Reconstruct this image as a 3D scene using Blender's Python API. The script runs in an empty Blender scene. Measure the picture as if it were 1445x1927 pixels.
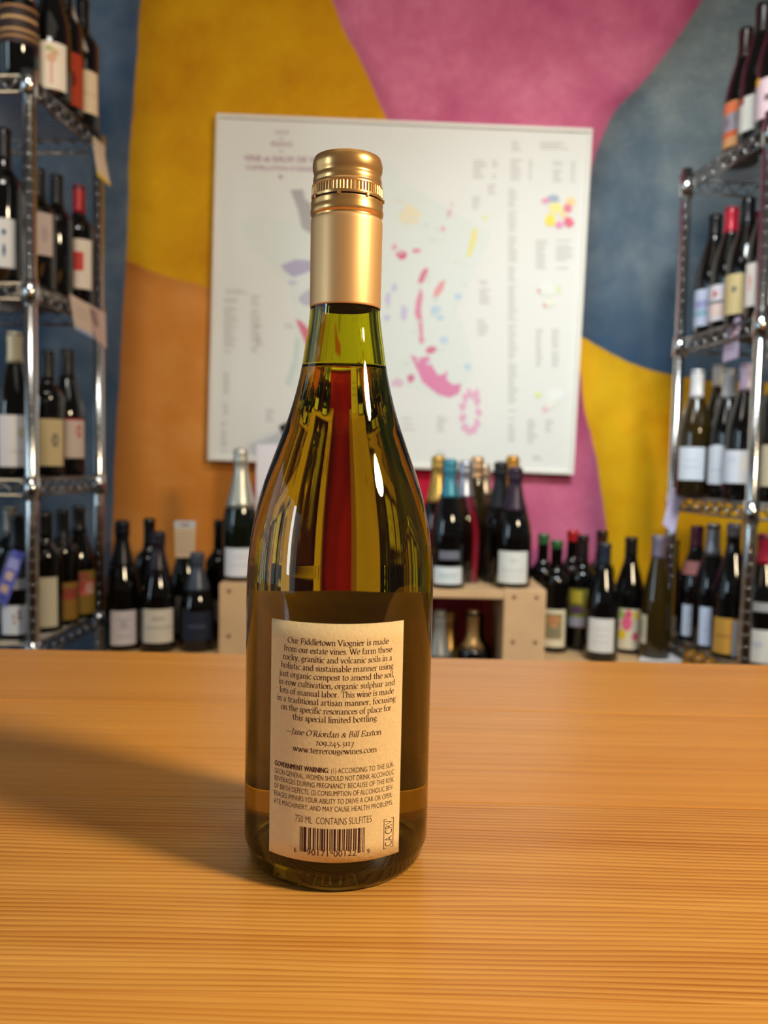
import bpy, bmesh, math, random
from mathutils import Vector, Matrix

# ------------------------------------------------------------------ camera
PI = math.pi
R = math.radians
FPX, CX, CY = 1559.0, 722.5, 963.5            # focal length and centre in pixels of the 1445 x 1927 frame
PITCH, ROLL = R(3.853), R(1.2)
COUNTER = 1.000                               # height of the bar top
EYE = COUNTER + 0.1755
C = bpy.context.scene.collection
fw = Vector((0, math.cos(PITCH), -math.sin(PITCH)))
R0 = Vector((1, 0, 0))
D0 = Vector((0, -math.sin(PITCH), -math.cos(PITCH)))
cr = math.cos(ROLL) * R0 - math.sin(ROLL) * D0
cd = math.sin(ROLL) * R0 + math.cos(ROLL) * D0
EYEV = Vector((0, 0, EYE))
cam = bpy.data.cameras.new('camera')
cam_o = bpy.data.objects.new('camera', cam)
C.objects.link(cam_o)
cam.sensor_fit = 'VERTICAL'
cam.sensor_height = 36.0
cam.lens = 36.0 * FPX / 1927.0
cam.clip_start = 0.01
cam.dof.use_dof = True
cam.dof.focus_distance = 0.335
cam.dof.aperture_fstop = 11.0
m = Matrix.Identity(4)
for i, v in enumerate((cr, -cd, -fw)):
    m[0][i], m[1][i], m[2][i] = v.x, v.y, v.z
m.translation = EYEV
cam_o.matrix_world = m
bpy.context.scene.camera = cam_o

def ray(px, py):
    return (fw * FPX + cr * (px - CX) + cd * (py - CY)).normalized()
def at(px, py, Y):                            # the point a pixel shows on the plane y = Y
    d = ray(px, py)
    return EYEV + d * (Y / d.y)
def proj(p):
    v = Vector(p) - EYEV
    k = FPX / v.dot(fw)
    return CX + v.dot(cr) * k, CY + v.dot(cd) * k
def xat(px, Y, z):                            # world x of something at depth Y and height z that stands at pixel column px
    x = 0.0
    for _ in range(4):
        q, _y = proj((x, Y, z))
        x += (px - q) * Y / FPX
    return x

# ------------------------------------------------------------------ world, lamps, exposure
sc = bpy.context.scene
sc.view_settings.view_transform = 'Standard'
sc.view_settings.look = 'None'
sc.view_settings.gamma = 1.0
sc.view_settings.use_curve_mapping = False
sc.view_settings.exposure = 0.0
sc.cycles.max_bounces = 18
sc.cycles.transmission_bounces = 18
sc.cycles.glossy_bounces = 8
sc.cycles.diffuse_bounces = 4
sc.cycles.caustics_reflective = False
sc.cycles.caustics_refractive = True
sc.cycles.sample_clamp_indirect = 4.0
sc.cycles.blur_glossy = 0.5
sc.cycles.use_denoising = True
world = bpy.data.worlds.new('world')
sc.world = world
world.use_nodes = True
world.node_tree.nodes['Background'].inputs['Color'].default_value = (1.0, 0.90, 0.78, 1)
world.node_tree.nodes['Background'].inputs['Strength'].default_value = 0.075

def area(name, loc, target, sx, sy, power, col, spread=180):
    l = bpy.data.lights.new(name, 'AREA')
    l.shape = 'RECTANGLE'
    l.size, l.size_y, l.energy, l.color = sx, sy, power, col
    l.spread = R(spread)
    o = bpy.data.objects.new(name, l)
    C.objects.link(o)
    o.location = loc
    o.rotation_euler = (Vector(target) - Vector(loc)).to_track_quat('-Z', 'Y').to_euler()
    return o
# the shop's glazed side: tall daylight panes far off to the left, one nearer narrow window; warm lamps on the ceiling, then added fills
for wy in (-2.6, -1.1, 0.4, 1.8):
    area('shop_window_light', (-4.9, wy, 1.7), (0, wy * 0.3 + 0.9, 1.3), 1.3, 2.7, 9.5, (0.60, 0.84, 1.0))
area('shop_window_light', (-3.4, -1.35, 1.75), (0.3, 2.0, 1.0), 0.28, 1.5, 8, (0.66, 0.86, 1.0), 110)
area('ceiling_lamp_or_fill', (1.27, -0.30, 1.98), (-0.02, 0.36, 1.05), 0.31, 0.31, 36, (1.0, 0.80, 0.52)).data.shape = 'DISK'
area('ceiling_lamp_or_fill', (0.42, 0.85, 2.45), (0.62, 2.45, 1.85), 0.5, 0.25, 3.4, (1.0, 0.93, 0.82), 100)
area('wall_daylight_fill', (0.50, 0.75, 2.5), (0.80, 2.45, 0.72), 0.5, 0.5, 6.8, (0.80, 0.94, 1.0), 80)  # added cool fill that brings daylight to the lower wall, no real skylight
area('ceiling_lamp_or_fill', (-0.55, 0.85, 2.35), (-0.75, 2.4, 1.3), 0.4, 0.25, 3.3, (1.0, 0.95, 0.88), 120)  # added fill that brightens the left part of the mural
area('ceiling_lamp_or_fill', (0.0, 0.3, 3.1), (0.0, 0.5, 1.0), 1.6, 1.6, 5, (1.0, 0.88, 0.70))  # broad overhead fill, added to soften the whole scene

# ------------------------------------------------------------------ materials
def lin(c):
    return tuple(((v / 255.0) / 12.92 if v <= 10 else (((v / 255.0) + 0.055) / 1.055) ** 2.4) for v in c)
MATS = {}
def mat(name, rgb, rough=0.5, metal=0.0, trans=0.0, ior=1.5, coat=0.0, noise=None, spec=0.5):
    if name in MATS:
        return MATS[name]
    mt = bpy.data.materials.new(name)
    mt.use_nodes = True
    nt = mt.node_tree
    b = nt.nodes['Principled BSDF']
    col = (*lin(rgb), 1)
    b.inputs['Base Color'].default_value = col
    b.inputs['Roughness'].default_value = rough
    b.inputs['Metallic'].default_value = metal
    b.inputs['Transmission Weight'].default_value = trans
    b.inputs['IOR'].default_value = ior
    b.inputs['Coat Weight'].default_value = coat
    b.inputs['Coat Roughness'].default_value = 0.03
    b.inputs['Specular IOR Level'].default_value = spec
    if noise:                                  # (scale, amount): fine tonal variation of the surface itself
        tc = nt.nodes.new('ShaderNodeTexCoord')
        n = nt.nodes.new('ShaderNodeTexNoise')
        n.inputs['Scale'].default_value = noise[0]
        n.inputs['Detail'].default_value = 4
        r = nt.nodes.new('ShaderNodeMapRange')
        r.inputs['From Min'].default_value = 0.3
        r.inputs['From Max'].default_value = 0.7
        r.inputs['To Min'].default_value = 1 - noise[1]
        r.inputs['To Max'].default_value = 1 + noise[1]
        mx = nt.nodes.new('ShaderNodeVectorMath')
        mx.operation = 'SCALE'
        mx.inputs[0].default_value = col[:3]
        nt.links.new(tc.outputs['Object'], n.inputs['Vector'])
        nt.links.new(n.outputs['Fac'], r.inputs['Value'])
        nt.links.new(r.outputs['Result'], mx.inputs['Scale'])
        nt.links.new(mx.outputs['Vector'], b.inputs['Base Color'])
    MATS[name] = mt
    return mt

class NT:                                      # small helper to write node graphs
    def __init__(s, name):
        s.m = bpy.data.materials.new(name)
        s.m.use_nodes = True
        s.t = s.m.node_tree
        s.b = s.t.nodes['Principled BSDF']
    def put(s, sock, v):
        if isinstance(v, bpy.types.NodeSocket):
            s.t.links.new(v, sock)
        elif v is not None:
            sock.default_value = v
    def math(s, op, a, b=None, c=None, clamp=False):
        n = s.t.nodes.new('ShaderNodeMath')
        n.operation = op
        n.use_clamp = clamp
        for i, v in enumerate((a, b, c)):
            s.put(n.inputs[i], v)
        return n.outputs[0]
    def mix(s, f, a, b, blend='MIX'):
        n = s.t.nodes.new('ShaderNodeMix')
        n.data_type = 'RGBA'
        n.blend_type = blend
        s.put(n.inputs[0], f)
        for i, v in ((6, a), (7, b)):
            s.put(n.inputs[i], (*v, 1) if isinstance(v, tuple) and len(v) == 3 else v)
        return n.outputs[2]
    def noise(s, vec, scale, detail=4, rough=0.55, dist=0.0):
        n = s.t.nodes.new('ShaderNodeTexNoise')
        s.put(n.inputs['Vector'], vec)
        n.inputs['Scale'].default_value = scale
        n.inputs['Detail'].default_value = detail
        n.inputs['Roughness'].default_value = rough
        n.inputs['Distortion'].default_value = dist
        return n.outputs['Fac']
    def rng(s, v, a, b, c, d, smooth=False):
        n = s.t.nodes.new('ShaderNodeMapRange')
        if smooth:
            n.interpolation_type = 'SMOOTHSTEP'
        s.put(n.inputs['Value'], v)
        for k, x in (('From Min', a), ('From Max', b), ('To Min', c), ('To Max', d)):
            n.inputs[k].default_value = x
        return n.outputs['Result']
    def mapping(s, vec, scale=(1, 1, 1), rot=(0, 0, 0), loc=(0, 0, 0)):
        n = s.t.nodes.new('ShaderNodeMapping')
        s.put(n.inputs['Vector'], vec)
        n.inputs['Scale'].default_value = scale
        n.inputs['Rotation'].default_value = rot
        n.inputs['Location'].default_value = loc
        return n.outputs[0]
    def bump(s, h, strength, dist):
        n = s.t.nodes.new('ShaderNodeBump')
        s.put(n.inputs['Height'], h)
        n.inputs['Strength'].default_value = strength
        n.inputs['Distance'].default_value = dist
        s.t.links.new(n.outputs[0], s.b.inputs['Normal'])

def wood_mat(name, light, dark, pitch, strength, rot, seed, rough=0.38, flame=0.0):
    """Straight-grained fir: latewood lines along x, spaced by `pitch` metres, wandering a little."""
    g = NT(name)
    tc = g.t.nodes.new('ShaderNodeTexCoord')
    v = g.mapping(tc.outputs['Object'], rot=(0, 0, rot), loc=(seed, seed * 0.37, 0))
    sep = g.t.nodes.new('ShaderNodeSeparateXYZ')
    g.t.links.new(v, sep.inputs[0])
    wander = g.noise(g.mapping(v, scale=(1.6, 9, 1)), 1.0, 3)
    fine = g.noise(g.mapping(v, scale=(9, 420, 1)), 1.0, 3)
    streak = g.noise(g.mapping(v, scale=(1.2, 55, 1)), 1.0, 4)
    wide = g.noise(g.mapping(v, scale=(2.2, 16, 1)), 1.0, 3, 0.6, flame)
    y = g.math('ADD', sep.outputs['Y'], g.math('MULTIPLY', wander, 0.022))
    y = g.math('ADD', y, g.math('MULTIPLY', streak, pitch * 1.2))
    saw = g.math('FRACT', g.math('DIVIDE', y, pitch))
    line = g.math('POWER', saw, 2.2)
    line = g.math('MULTIPLY', line, g.rng(saw, 0.9, 1.0, 1.0, 0.0))
    line = g.math('MULTIPLY', line, g.rng(wide, 0.35, 0.65, 0.45, 1.0))
    f = g.math('MULTIPLY', line, strength)
    f = g.math('ADD', f, g.rng(fine, 0.35, 0.7, 0.0, 0.22 * min(1, strength + 0.3)))
    f = g.math('ADD', f, g.rng(streak, 0.4, 0.7, 0.0, 0.25), clamp=True)
    col = g.mix(f, lin(light), lin(dark))
    col = g.mix(g.rng(wide, 0.3, 0.75, 0.0, 0.35), col, lin(dark))
    g.put(g.b.inputs['Base Color'], col)
    g.put(g.b.inputs['Roughness'], g.rng(fine, 0.3, 0.7, rough - 0.05, rough + 0.08))
    g.b.inputs['Specular IOR Level'].default_value = 0.42
    g.bump(g.math('SUBTRACT', g.rng(fine, 0.2, 0.8, 0, 0.4), line), 0.25, 0.0004)
    return g.m

# ------------------------------------------------------------------ object helpers
def tag(o, label=None, cat=None, group=None, kind=None):
    for k, v in (('label', label), ('category', cat), ('group', group), ('kind', kind)):
        if v:
            o[k] = v
    return o
def thing(name, label, cat, loc=(0, 0, 0), rz=0, group=None):
    o = bpy.data.objects.new(name, None)
    C.objects.link(o)
    o.empty_display_size = 0.02
    o.location = loc
    o.rotation_euler = (0, 0, rz)
    return tag(o, label, cat, group)
def link(name, me, parent=None, loc=None, rot=None):
    o = bpy.data.objects.new(name, me)
    C.objects.link(o)
    o.parent = parent
    if loc is not None:
        o.location = loc
    if rot is not None:
        o.rotation_euler = rot
    return o
def mesh(name, verts, faces, mats, smooth=False, idx=None):
    me = bpy.data.meshes.new(name)
    me.from_pydata([tuple(v) for v in verts], [], faces)
    for mt in (mats if isinstance(mats, (list, tuple)) else [mats]):
        me.materials.append(mt)
    if idx:
        me.polygons.foreach_set('material_index', idx)
    if smooth:
        me.polygons.foreach_set('use_smooth', [True] * len(me.polygons))
    me.update()
    return me

class MB:
    """Collects boxes, bars and tubes and links them as ONE mesh."""
    def __init__(s):
        s.v, s.f, s.i = [], [], []
    def add(s, vs, fs, mi=0):
        n = len(s.v)
        s.v += vs
        s.f += [tuple(k + n for k in f) for f in fs]
        s.i += [mi] * len(fs)
    def box(s, x0, x1, y0, y1, z0, z1, mi=0, bev=0.0):
        if bev <= 0:
            vs = [(x, y, z) for z in (z0, z1) for y in (y0, y1) for x in (x0, x1)]
            s.add(vs, [(0, 2, 3, 1), (4, 5, 7, 6), (0, 1, 5, 4), (2, 6, 7, 3), (0, 4, 6, 2), (1, 3, 7, 5)], mi)
            return
        bm = bmesh.new()
        bmesh.ops.create_cube(bm, size=1, matrix=Matrix.Translation(((x0 + x1) / 2, (y0 + y1) / 2, (z0 + z1) / 2)) @ Matrix.Diagonal((x1 - x0, y1 - y0, z1 - z0, 1)))
        bmesh.ops.bevel(bm, geom=bm.edges[:], offset=bev, segments=2, affect='EDGES', profile=0.6)
        bm.verts.index_update()
        s.add([tuple(v.co) for v in bm.verts], [tuple(v.index for v in f.verts) for f in bm.faces], mi)
        bm.free()
    def tube(s, a, b, r, n=8, mi=0):
        a, b = Vector(a), Vector(b)
        d = (b - a).normalized()
        u = d.orthogonal().normalized()
        w = d.cross(u)
        vs = []
        for p in (a, b):
            vs += [tuple(p + r * (math.cos(2 * PI * k / n) * u + math.sin(2 * PI * k / n) * w)) for k in range(n)]
        fs = [(k, (k + 1) % n, n + (k + 1) % n, n + k) for k in range(n)]
        fs += [tuple(range(n - 1, -1, -1)), tuple(range(n, 2 * n))]
        s.add(vs, fs, mi)
    def build(s, name, mats, parent=None, smooth=False, loc=None, rot=None):
        return link(name, mesh(name, s.v, s.f, mats, smooth, s.i), parent, loc, rot)

def lathe(profile, n=48, mi=None):
    """profile of (r, z); going up gives outward normals. Returns verts, faces, material index per face."""
    vs, rows, fs, ix = [], [], [], []
    for r, z in profile:
        if r < 1e-6:
            rows.append([len(vs)] * n)
            vs.append((0, 0, z))
        else:
            rows.append(list(range(len(vs), len(vs) + n)))
            vs += [(r * math.cos(2 * PI * k / n), r * math.sin(2 * PI * k / n), z) for k in range(n)]
    for i in range(len(rows) - 1):
        a, b = rows[i], rows[i + 1]
        for k in range(n):
            q = [a[k], a[(k + 1) % n], b[(k + 1) % n], b[k]]
            q2 = []
            for t in q:
                if t not in q2:
                    q2.append(t)
            if len(q2) > 2:
                fs.append(tuple(q2))
                ix.append(mi[i] if mi else 0)
    return vs, fs, ix
def smooth_profile(pts, k=4):                  # Catmull-Rom through (r, z)
    out = []
    for i in range(len(pts) - 1):
        p0, p1, p2, p3 = pts[max(i - 1, 0)], pts[i], pts[i + 1], pts[min(i + 2, len(pts) - 1)]
        for j in range(k):
            t = j / k
            out.append(tuple(0.5 * (2 * p1[a] + (p2[a] - p0[a]) * t + (2 * p0[a] - 5 * p1[a] + 4 * p2[a] - p3[a]) * t * t
                             + (3 * p1[a] - p0[a] - 3 * p2[a] + p3[a]) * t ** 3) for a in (0, 1)))
    out.append(pts[-1])
    return out

# ------------------------------------------------------------------ the setting: floor, mural wall, bar top
YW = 2.45
floor = MB()
floor.box(-2.6, 2.6, -0.2, YW, -0.05, 0.0)
g = NT('concrete_floor')
tcf = g.t.nodes.new('ShaderNodeTexCoord')
g.put(g.b.inputs['Base Color'], g.mix(g.noise(tcf.outputs['Object'], 3, 6), lin((120, 110, 100)), lin((150, 140, 128))))
g.b.inputs['Roughness'].default_value = 0.6
tag(floor.build('floor', g.m), 'concrete shop floor behind the bar', kind='structure')

def mural_material():
    g = NT('mural_paint')
    geo = g.t.nodes.new('ShaderNodeNewGeometry')
    pos = geo.outputs['Position']
    sep = g.t.nodes.new('ShaderNodeSeparateXYZ')
    g.t.links.new(pos, sep.inputs[0])
    wob = g.math('MULTIPLY', g.math('SUBTRACT', g.noise(pos, 6, 3), 0.5), 0.02)
    X = g.math('ADD', sep.outputs['X'], wob)
    Z = g.math('ADD', sep.outputs['Z'], wob)
    X0, X1, Z0, Z1 = -2.6, 2.6, 0.0, 3.2
    def curve(src, s0, s1, d0, d1, pts):       # a boundary of the mural as a function of height or of width
        n = g.t.nodes.new('ShaderNodeFloatCurve')
        c = n.mapping.curves[0]
        pts = sorted(((a - s0) / (s1 - s0), (b - d0) / (d1 - d0)) for a, b in pts)
        while len(c.points) < len(pts):
            c.points.new(0.5, 0.5)
        for p, (a, b) in zip(c.points, pts):
            p.location = (a, b)
            p.handle_type = 'AUTO_CLAMPED'
        n.mapping.update()
        g.put(n.inputs['Value'], g.rng(src, s0, s1, 0, 1))
        return g.rng(n.outputs[0], 0, 1, d0, d1)
    def edge_x(px):
        w = [at(a, b, YW) for a, b in px]
        w = [(p.z, p.x) for p in w]
        return curve(Z, Z0, Z1, X0, X1, w)
    def edge_z(px):
        w = [at(a, b, YW) for a, b in px]
        return curve(X, X0, X1, Z0, Z1, [(p.x, p.z) for p in w])
    def over(v, e):                            # 0 below the edge, 1 above it, plus the distance to it
        d = g.math('SUBTRACT', v, e)
        return g.rng(d, -0.005, 0.005, 0, 1, True), d
    def paint(dark, mid, light, scale, seed, speck=0.0):
        p = g.mapping(pos, loc=(seed, seed, seed))
        a = g.noise(p, scale, 5, 0.6)
        b = g.noise(p, scale * 5, 6, 0.65)
        c = g.mix(g.rng(a, 0.32, 0.68, 0, 1), lin(dark), lin(light))
        c = g.mix(g.rng(b, 0.35, 0.65, 0, 0.55), c, lin(mid))
        if speck:
            s = g.noise(g.mapping(p, rot=(0, R(35), 0), scale=(1, 1, 2.2)), scale * 16, 3, 0.6)
            c = g.mix(g.rng(s, 0.55, 0.78, 0, speck), c, lin(light))
        return c
    blue = paint((40, 66, 98), (60, 88, 118), (124, 138, 152), 2.4, 1.3)
    yel = paint((188, 122, 0), (206, 146, 0), (222, 168, 14), 3.4, 4.1, 0.4)
    orange = paint((190, 108, 28), (202, 122, 42), (218, 148, 74), 3.0, 7.7, 0.3)
    pink = paint((176, 72, 112), (196, 92, 130), (216, 124, 154), 4.6, 2.2, 0.5)
    slate = paint((58, 82, 100), (92, 110, 122), (160, 170, 170), 2.6, 9.3, 0.6)
    yel2 = paint((222, 150, 0), (240, 180, 10), (248, 200, 40), 3.2, 12.1, 0.3)
    # the slate shape runs from pale grey paint high up to deep blue-grey paint at its foot
    zt, zb = at(1300, 60, YW).z, at(1250, 690, YW).z
    slate = g.mix(g.rng(Z, zb, zt, 0.85, 0.0), slate, g.mix(g.noise(pos, 7, 4), lin((28, 54, 84)), lin((54, 86, 118))))
    fyel, dy = over(edge_x([(560, -160), (600, -60), (625, 0), (650, 60), (690, 140), (727, 222), (752, 300), (745, 420), (690, 560), (570, 720), (490, 850), (474, 1000), (468, 1250), (460, 1800)]), X)
    forg, dorg = over(edge_z([(-700, 300), (120, 455), (238, 490), (300, 515), (395, 540), (560, 600), (720, 640), (1500, 800)]), Z)
    crimson = paint((150, 10, 34), (176, 16, 44), (190, 30, 58), 4.0, 5.5, 0.3)
    fcr, dcr = over(edge_x([(300, -160), (300, 300), (560, 520), (690, 640), (780, 740), (808, 880), (814, 1000), (820, 1250), (830, 1800)]), X)
    fblue, dbl = over(edge_x([(285, -160), (265, 0), (258, 100), (250, 200), (244, 300), (238, 480), (229, 620), (222, 760), (214, 950), (205, 1200), (190, 1800)]), X)
    fsl, dsl = over(X, edge_x([(1420, -160), (1320, 0), (1290, 50), (1250, 105), (1200, 165), (1160, 205), (1135, 255), (1120, 290), (1108, 340), (1094, 450), (1084, 560), (1094, 700), (1106, 790), (1124, 880), (1137, 960), (1152, 1100), (1165, 1300), (1180, 1800)]))
    fz, dz = over(Z, edge_z([(-700, 400), (1000, 585), (1098, 634), (1140, 660), (1200, 685), (1270, 705), (1340, 716), (1500, 722), (2200, 690)]))
    def rim(c, d, w, k):                       # the brushed darker outline along each shape
        return g.mix(g.rng(g.math('ABSOLUTE', d), 0, w, k, 0, True), c, g.mix(1.0, c, (0.55, 0.5, 0.5), 'MULTIPLY'))
    yel = rim(yel, dbl, 0.10, 0.5)
    orange = rim(rim(orange, dbl, 0.10, 0.55), dorg, 0.06, 0.3)
    left = g.mix(forg, yel, orange)
    pink = g.mix(fcr, pink, crimson)
    c = g.mix(fyel, rim(rim(pink, dsl, 0.08, 0.5), dy, 0.06, 0.35), left)
    right = g.mix(fz, rim(rim(yel2, dz, 0.07, 0.3), dsl, 0.06, 0.25), rim(slate, dsl, 0.09, 0.7))
    c = g.mix(fsl, c, right)
    c = g.mix(fblue, c, rim(blue, dbl, 0.09, 0.6))
    g.put(g.b.inputs['Base Color'], c)
    g.b.inputs['Roughness'].default_value = 0.62
    g.b.inputs['Specular IOR Level'].default_value = 0.12
    g.bump(g.noise(pos, 60, 6, 0.65), 0.5, 0.004)
    return g.m
wall = MB()
wall.box(-2.6, 2.6, YW, YW + 0.12, 0, 3.2)
tag(wall.build('wall_back', mural_material()), 'plastered back wall with a mural of blue, yellow, orange, pink and slate shapes', kind='structure')

# bar top of fir boards; each board is a part
counter = thing('bar_counter', 'orange varnished fir bar counter that the gold-capped bottle stands on', 'counter', (0, 0, 0))
FIR = [wood_mat('fir_board_%d' % i, l, d, p, s, R(ro), sd, 0.32, fl) for i, (l, d, p, s, ro, sd, fl) in enumerate((
    ((244, 184, 94), (194, 114, 30), 0.0029, 1.05, 0.5, 3.1, 0.2),
    ((244, 184, 94), (178, 100, 22), 0.0031, 1.2, 0.7, 5.7, 0.2),
    ((238, 172, 82), (194, 118, 38), 0.0090, 0.35, 0.4, 9.2, 0.8),
    ((236, 170, 82), (194, 120, 42), 0.0120, 0.30, 0.5, 1.4, 0.8)))]
NEAR, FAR = 0.02, 0.717
cuts = [NEAR, 0.2585, 0.412, 0.568, FAR]
for i in range(4):
    b = MB()
    b.box(-1.6, 1.6, cuts[i] + 0.00012, cuts[i + 1] - 0.00012, COUNTER - 0.04, COUNTER, bev=0.0006 if i < 3 else 0.0012)
    b.build('board', FIR[i], counter)
b = MB()
b.box(-1.58, 1.58, NEAR + 0.05, FAR - 0.06, 0.08, COUNTER - 0.04)
b.build('cabinet', mat('bar_front', (120, 78, 44), 0.5, noise=(14, 0.2)), counter)
b = MB()
b.box(-1.56, 1.56, NEAR + 0.08, FAR - 0.1, 0.0, 0.08)
b.build('plinth', mat('dark_plinth', (40, 34, 30), 0.6, noise=(20, 0.2)), counter)

# ------------------------------------------------------------------ the white-wine bottle on the bar
BX, BY = -0.0183, 0.358
hero = thing('wine_bottle', 'clear green bottle of white wine with a gold screw cap standing alone on the bar', 'bottle', (BX, BY, COUNTER))
def prof(y, half):                             # radius and height of a silhouette point read at row y
    a = math.atan((y - CY) / FPX) + PITCH
    z = EYE - COUNTER - BY * math.tan(a)
    depth = BY * math.cos(PITCH) + (EYE - COUNTER - z) * math.sin(PITCH)
    k = half * depth / FPX
    return k / math.sqrt(1 + (k / depth) ** 2), z
SIL = [(1560, 171.6), (1400, 172.8), (1250, 174), (1107, 175.3), (1075, 174.6), (1043, 172.4), (1010, 168.8), (978, 163.3), (946, 156), (914, 147),
       (882, 136.2), (850, 124.6), (817, 112.6), (785, 101.8), (753, 92.7), (721, 85), (689, 79), (656, 74.2), (620, 69), (592, 66.2), (575, 65)]
body = [prof(*s) for s in SIL]
outer = [(0, 0.020), (0.010, 0.0185), (0.020, 0.011), (0.028, 0.003), (0.0325, 0.0002), (0.0345, 0.0002), (0.0368, 0.0014), (0.0386, 0.0045), (0.0395, 0.0085)]
NT_ = 0.2935
outer_side = smooth_profile(body, 3) + [(0.0138, 0.242), (0.0135, 0.270), (0.0130, NT_)]
T = 0.0032
inner_side = [(r - T - 0.0006 * (z < 0.18), z) for r, z in smooth_profile(body, 3)]
inner_side = [p for p in inner_side if p[1] > 0.016] + [(0.0098, 0.245), (0.0096, NT_)]
inner_bot = [(0, 0.0255), (0.010, 0.0240), (0.020, 0.0165), (0.027, 0.0090), (0.0305, 0.0080), (0.0335, 0.0090), (0.0352, 0.0125)]
LEVEL = 0.2135
inner = inner_bot + inner_side                 # from the bottom up
def r_at(pl, z):
    for (r0, z0), (r1, z1) in zip(pl, pl[1:]):
        if z0 <= z <= z1:
            return r0 + (r1 - r0) * (z - z0) / (z1 - z0)
rl = r_at(inner_side, LEVEL)
dry = [p for p in inner if p[1] > LEVEL]
wet = [p for p in inner if p[1] < LEVEL]
GLASS = mat('green_bottle_glass', (214, 206, 64), 0.0, trans=1.0, ior=1.5)
# the punt and heel are several times thicker than the wall and so far darker
HEEL = mat('thick_green_glass', (92, 82, 20), 0.0, trans=1.0, ior=1.5)
path = outer + outer_side + dry[::-1] + [(rl, LEVEL)]
vs, fs, ix = lathe(path, 128, [1 if i < len(outer) - 1 else 0 for i in range(len(path))])
link('glass', mesh('glass', vs, fs, [GLASS, HEEL], True, ix), hero)
# the wine: its wall is the boundary glass to wine (relative index 1.12), its top the boundary wine to air
WINE = mat('wine_against_glass', (240, 222, 110), 0.0, trans=1.0, ior=1.115)
WTOP = mat('wine_surface', (240, 226, 150), 0.0, trans=1.0, ior=1.34)
wp = [(0, LEVEL)]
WHEEL = mat('wine_against_thick_glass', (120, 104, 30), 0.0, trans=1.0, ior=1.115)
wpath = [(rl, LEVEL)] + wet[::-1]
vs, fs, ix = lathe(wpath, 128, [2 if i >= len(wpath) - len(inner_bot) - 1 else 0 for i in range(len(wpath))])
wv, wf, wi = lathe([(rl, LEVEL - 0.0004), (rl * 0.97, LEVEL - 0.0011), (rl * 0.9, LEVEL - 0.0016), (0, LEVEL - 0.0018)], 128)
n = len(vs)
link('wine', mesh('wine', vs + wv, fs + [tuple(k + n for k in f) for f in wf], [WINE, WTOP, WHEEL], True, ix + [1] * len(wf)), hero)

# gold screw cap: shell with rolled grooves, knurled band, tamper ring, long sleeve
GOLD = mat('satin_gold', (242, 188, 120), 0.28, metal=0.80)
GOLDS = mat('brushed_gold_sleeve', (242, 196, 138), 0.45, metal=0.62)
g_nt = GOLDS.node_tree
tc_ = g_nt.nodes.new('ShaderNodeTexCoord')
n_ = g_nt.nodes.new('ShaderNodeTexNoise')
n_.inputs['Scale'].default_value = 2600
b_ = g_nt.nodes.new('ShaderNodeBump')
b_.inputs['Strength'].default_value = 0.10
b_.inputs['Distance'].default_value = 0.0002
g_nt.links.new(tc_.outputs['Object'], n_.inputs['Vector'])
g_nt.links.new(n_.outputs['Fac'], b_.inputs['Height'])
g_nt.links.new(b_.outputs[0], g_nt.nodes['Principled BSDF'].inputs['Normal'])
NSEG = 63 * 6
def knurled(rows, dip):
    """rows of (r, z, depth of the ridges); the radius dips 63 times around."""
    vs, fs = [], []
    for r, z, dp in rows:
        for k in range(NSEG):
            rr = r - dp * dip * (1 if k % 6 in (0, 1, 2) else (0.35 if k % 6 in (3, 5) else 0)) if r > 0 else 0
            vs.append((rr * math.cos(2 * PI * k / NSEG), rr * math.sin(2 * PI * k / NSEG), z))
    for i in range(len(rows) - 1):
        for k in range(NSEG):
            a, b = i * NSEG + k, i * NSEG + (k + 1) % NSEG
            fs.append((a, b, b + NSEG, a + NSEG))
    return vs, fs
def P(y, h):
    return prof(y, h)
cap_up = [P(*q) for q in ((355.5, 66.2), (352.5, 64.4), (350, 64.5), (347, 64.7), (344, 64.6), (341, 64.0), (338, 63.2), (335, 63.2), (331, 64.2), (327, 65.2), (322, 65.8), (317, 65.9), (312, 65.2), (307, 63.6), (303, 61.2))]
zt = 0.2985
cap_up = smooth_profile(cap_up + [(0.0124, zt - 0.0007), (0.0108, zt - 0.0001), (0.009, zt)], 3) + [(0.0, zt)]
cap = thing('screw_cap', None, None)
cap.parent = hero
vs, fs, _ = lathe(cap_up, 96)
link('cap_top', mesh('cap_top', vs, fs, GOLD, True), cap)
rows = [(*P(382.6, 65.0), 0), (*P(382.4, 67.1), 0), (*P(379.5, 67.5), 0), (*P(377.5, 67.5), 0), (*P(376, 67.4), 1), (*P(372, 67.3), 1), (*P(366, 67.2), 1), (*P(361, 67.0), 1), (*P(359.5, 66.9), 0), (*P(357.5, 66.8), 0), (*P(355.6, 66.2), 0), (*P(355.4, 64), 0)]
vs, fs = knurled(rows, 0.00042)
link('knurled_band', mesh('knurled_band', vs, fs, GOLD, False), cap)
low = [P(*q) for q in ((420, 65.3), (416, 65.2), (414, 65.5), (412, 67.2), (409, 68.4), (405.5, 68.8), (401, 68.3), (397, 67.6), (392, 67.6), (388, 67.7), (386, 67.5))]
vs, fs, _ = lathe(smooth_profile(low, 3) + [P(385.6, 66.5), P(385.5, 63)], 96)
link('tamper_ring', mesh('tamper_ring', vs, fs, GOLD, True), cap)
vs, fs, _ = lathe([P(389, 64.2), P(380, 64.0)], 64)
link('slit_backing', mesh('slit_backing', vs, fs, mat('dark_slit', (30, 18, 8), 0.6), True), cap)
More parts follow.
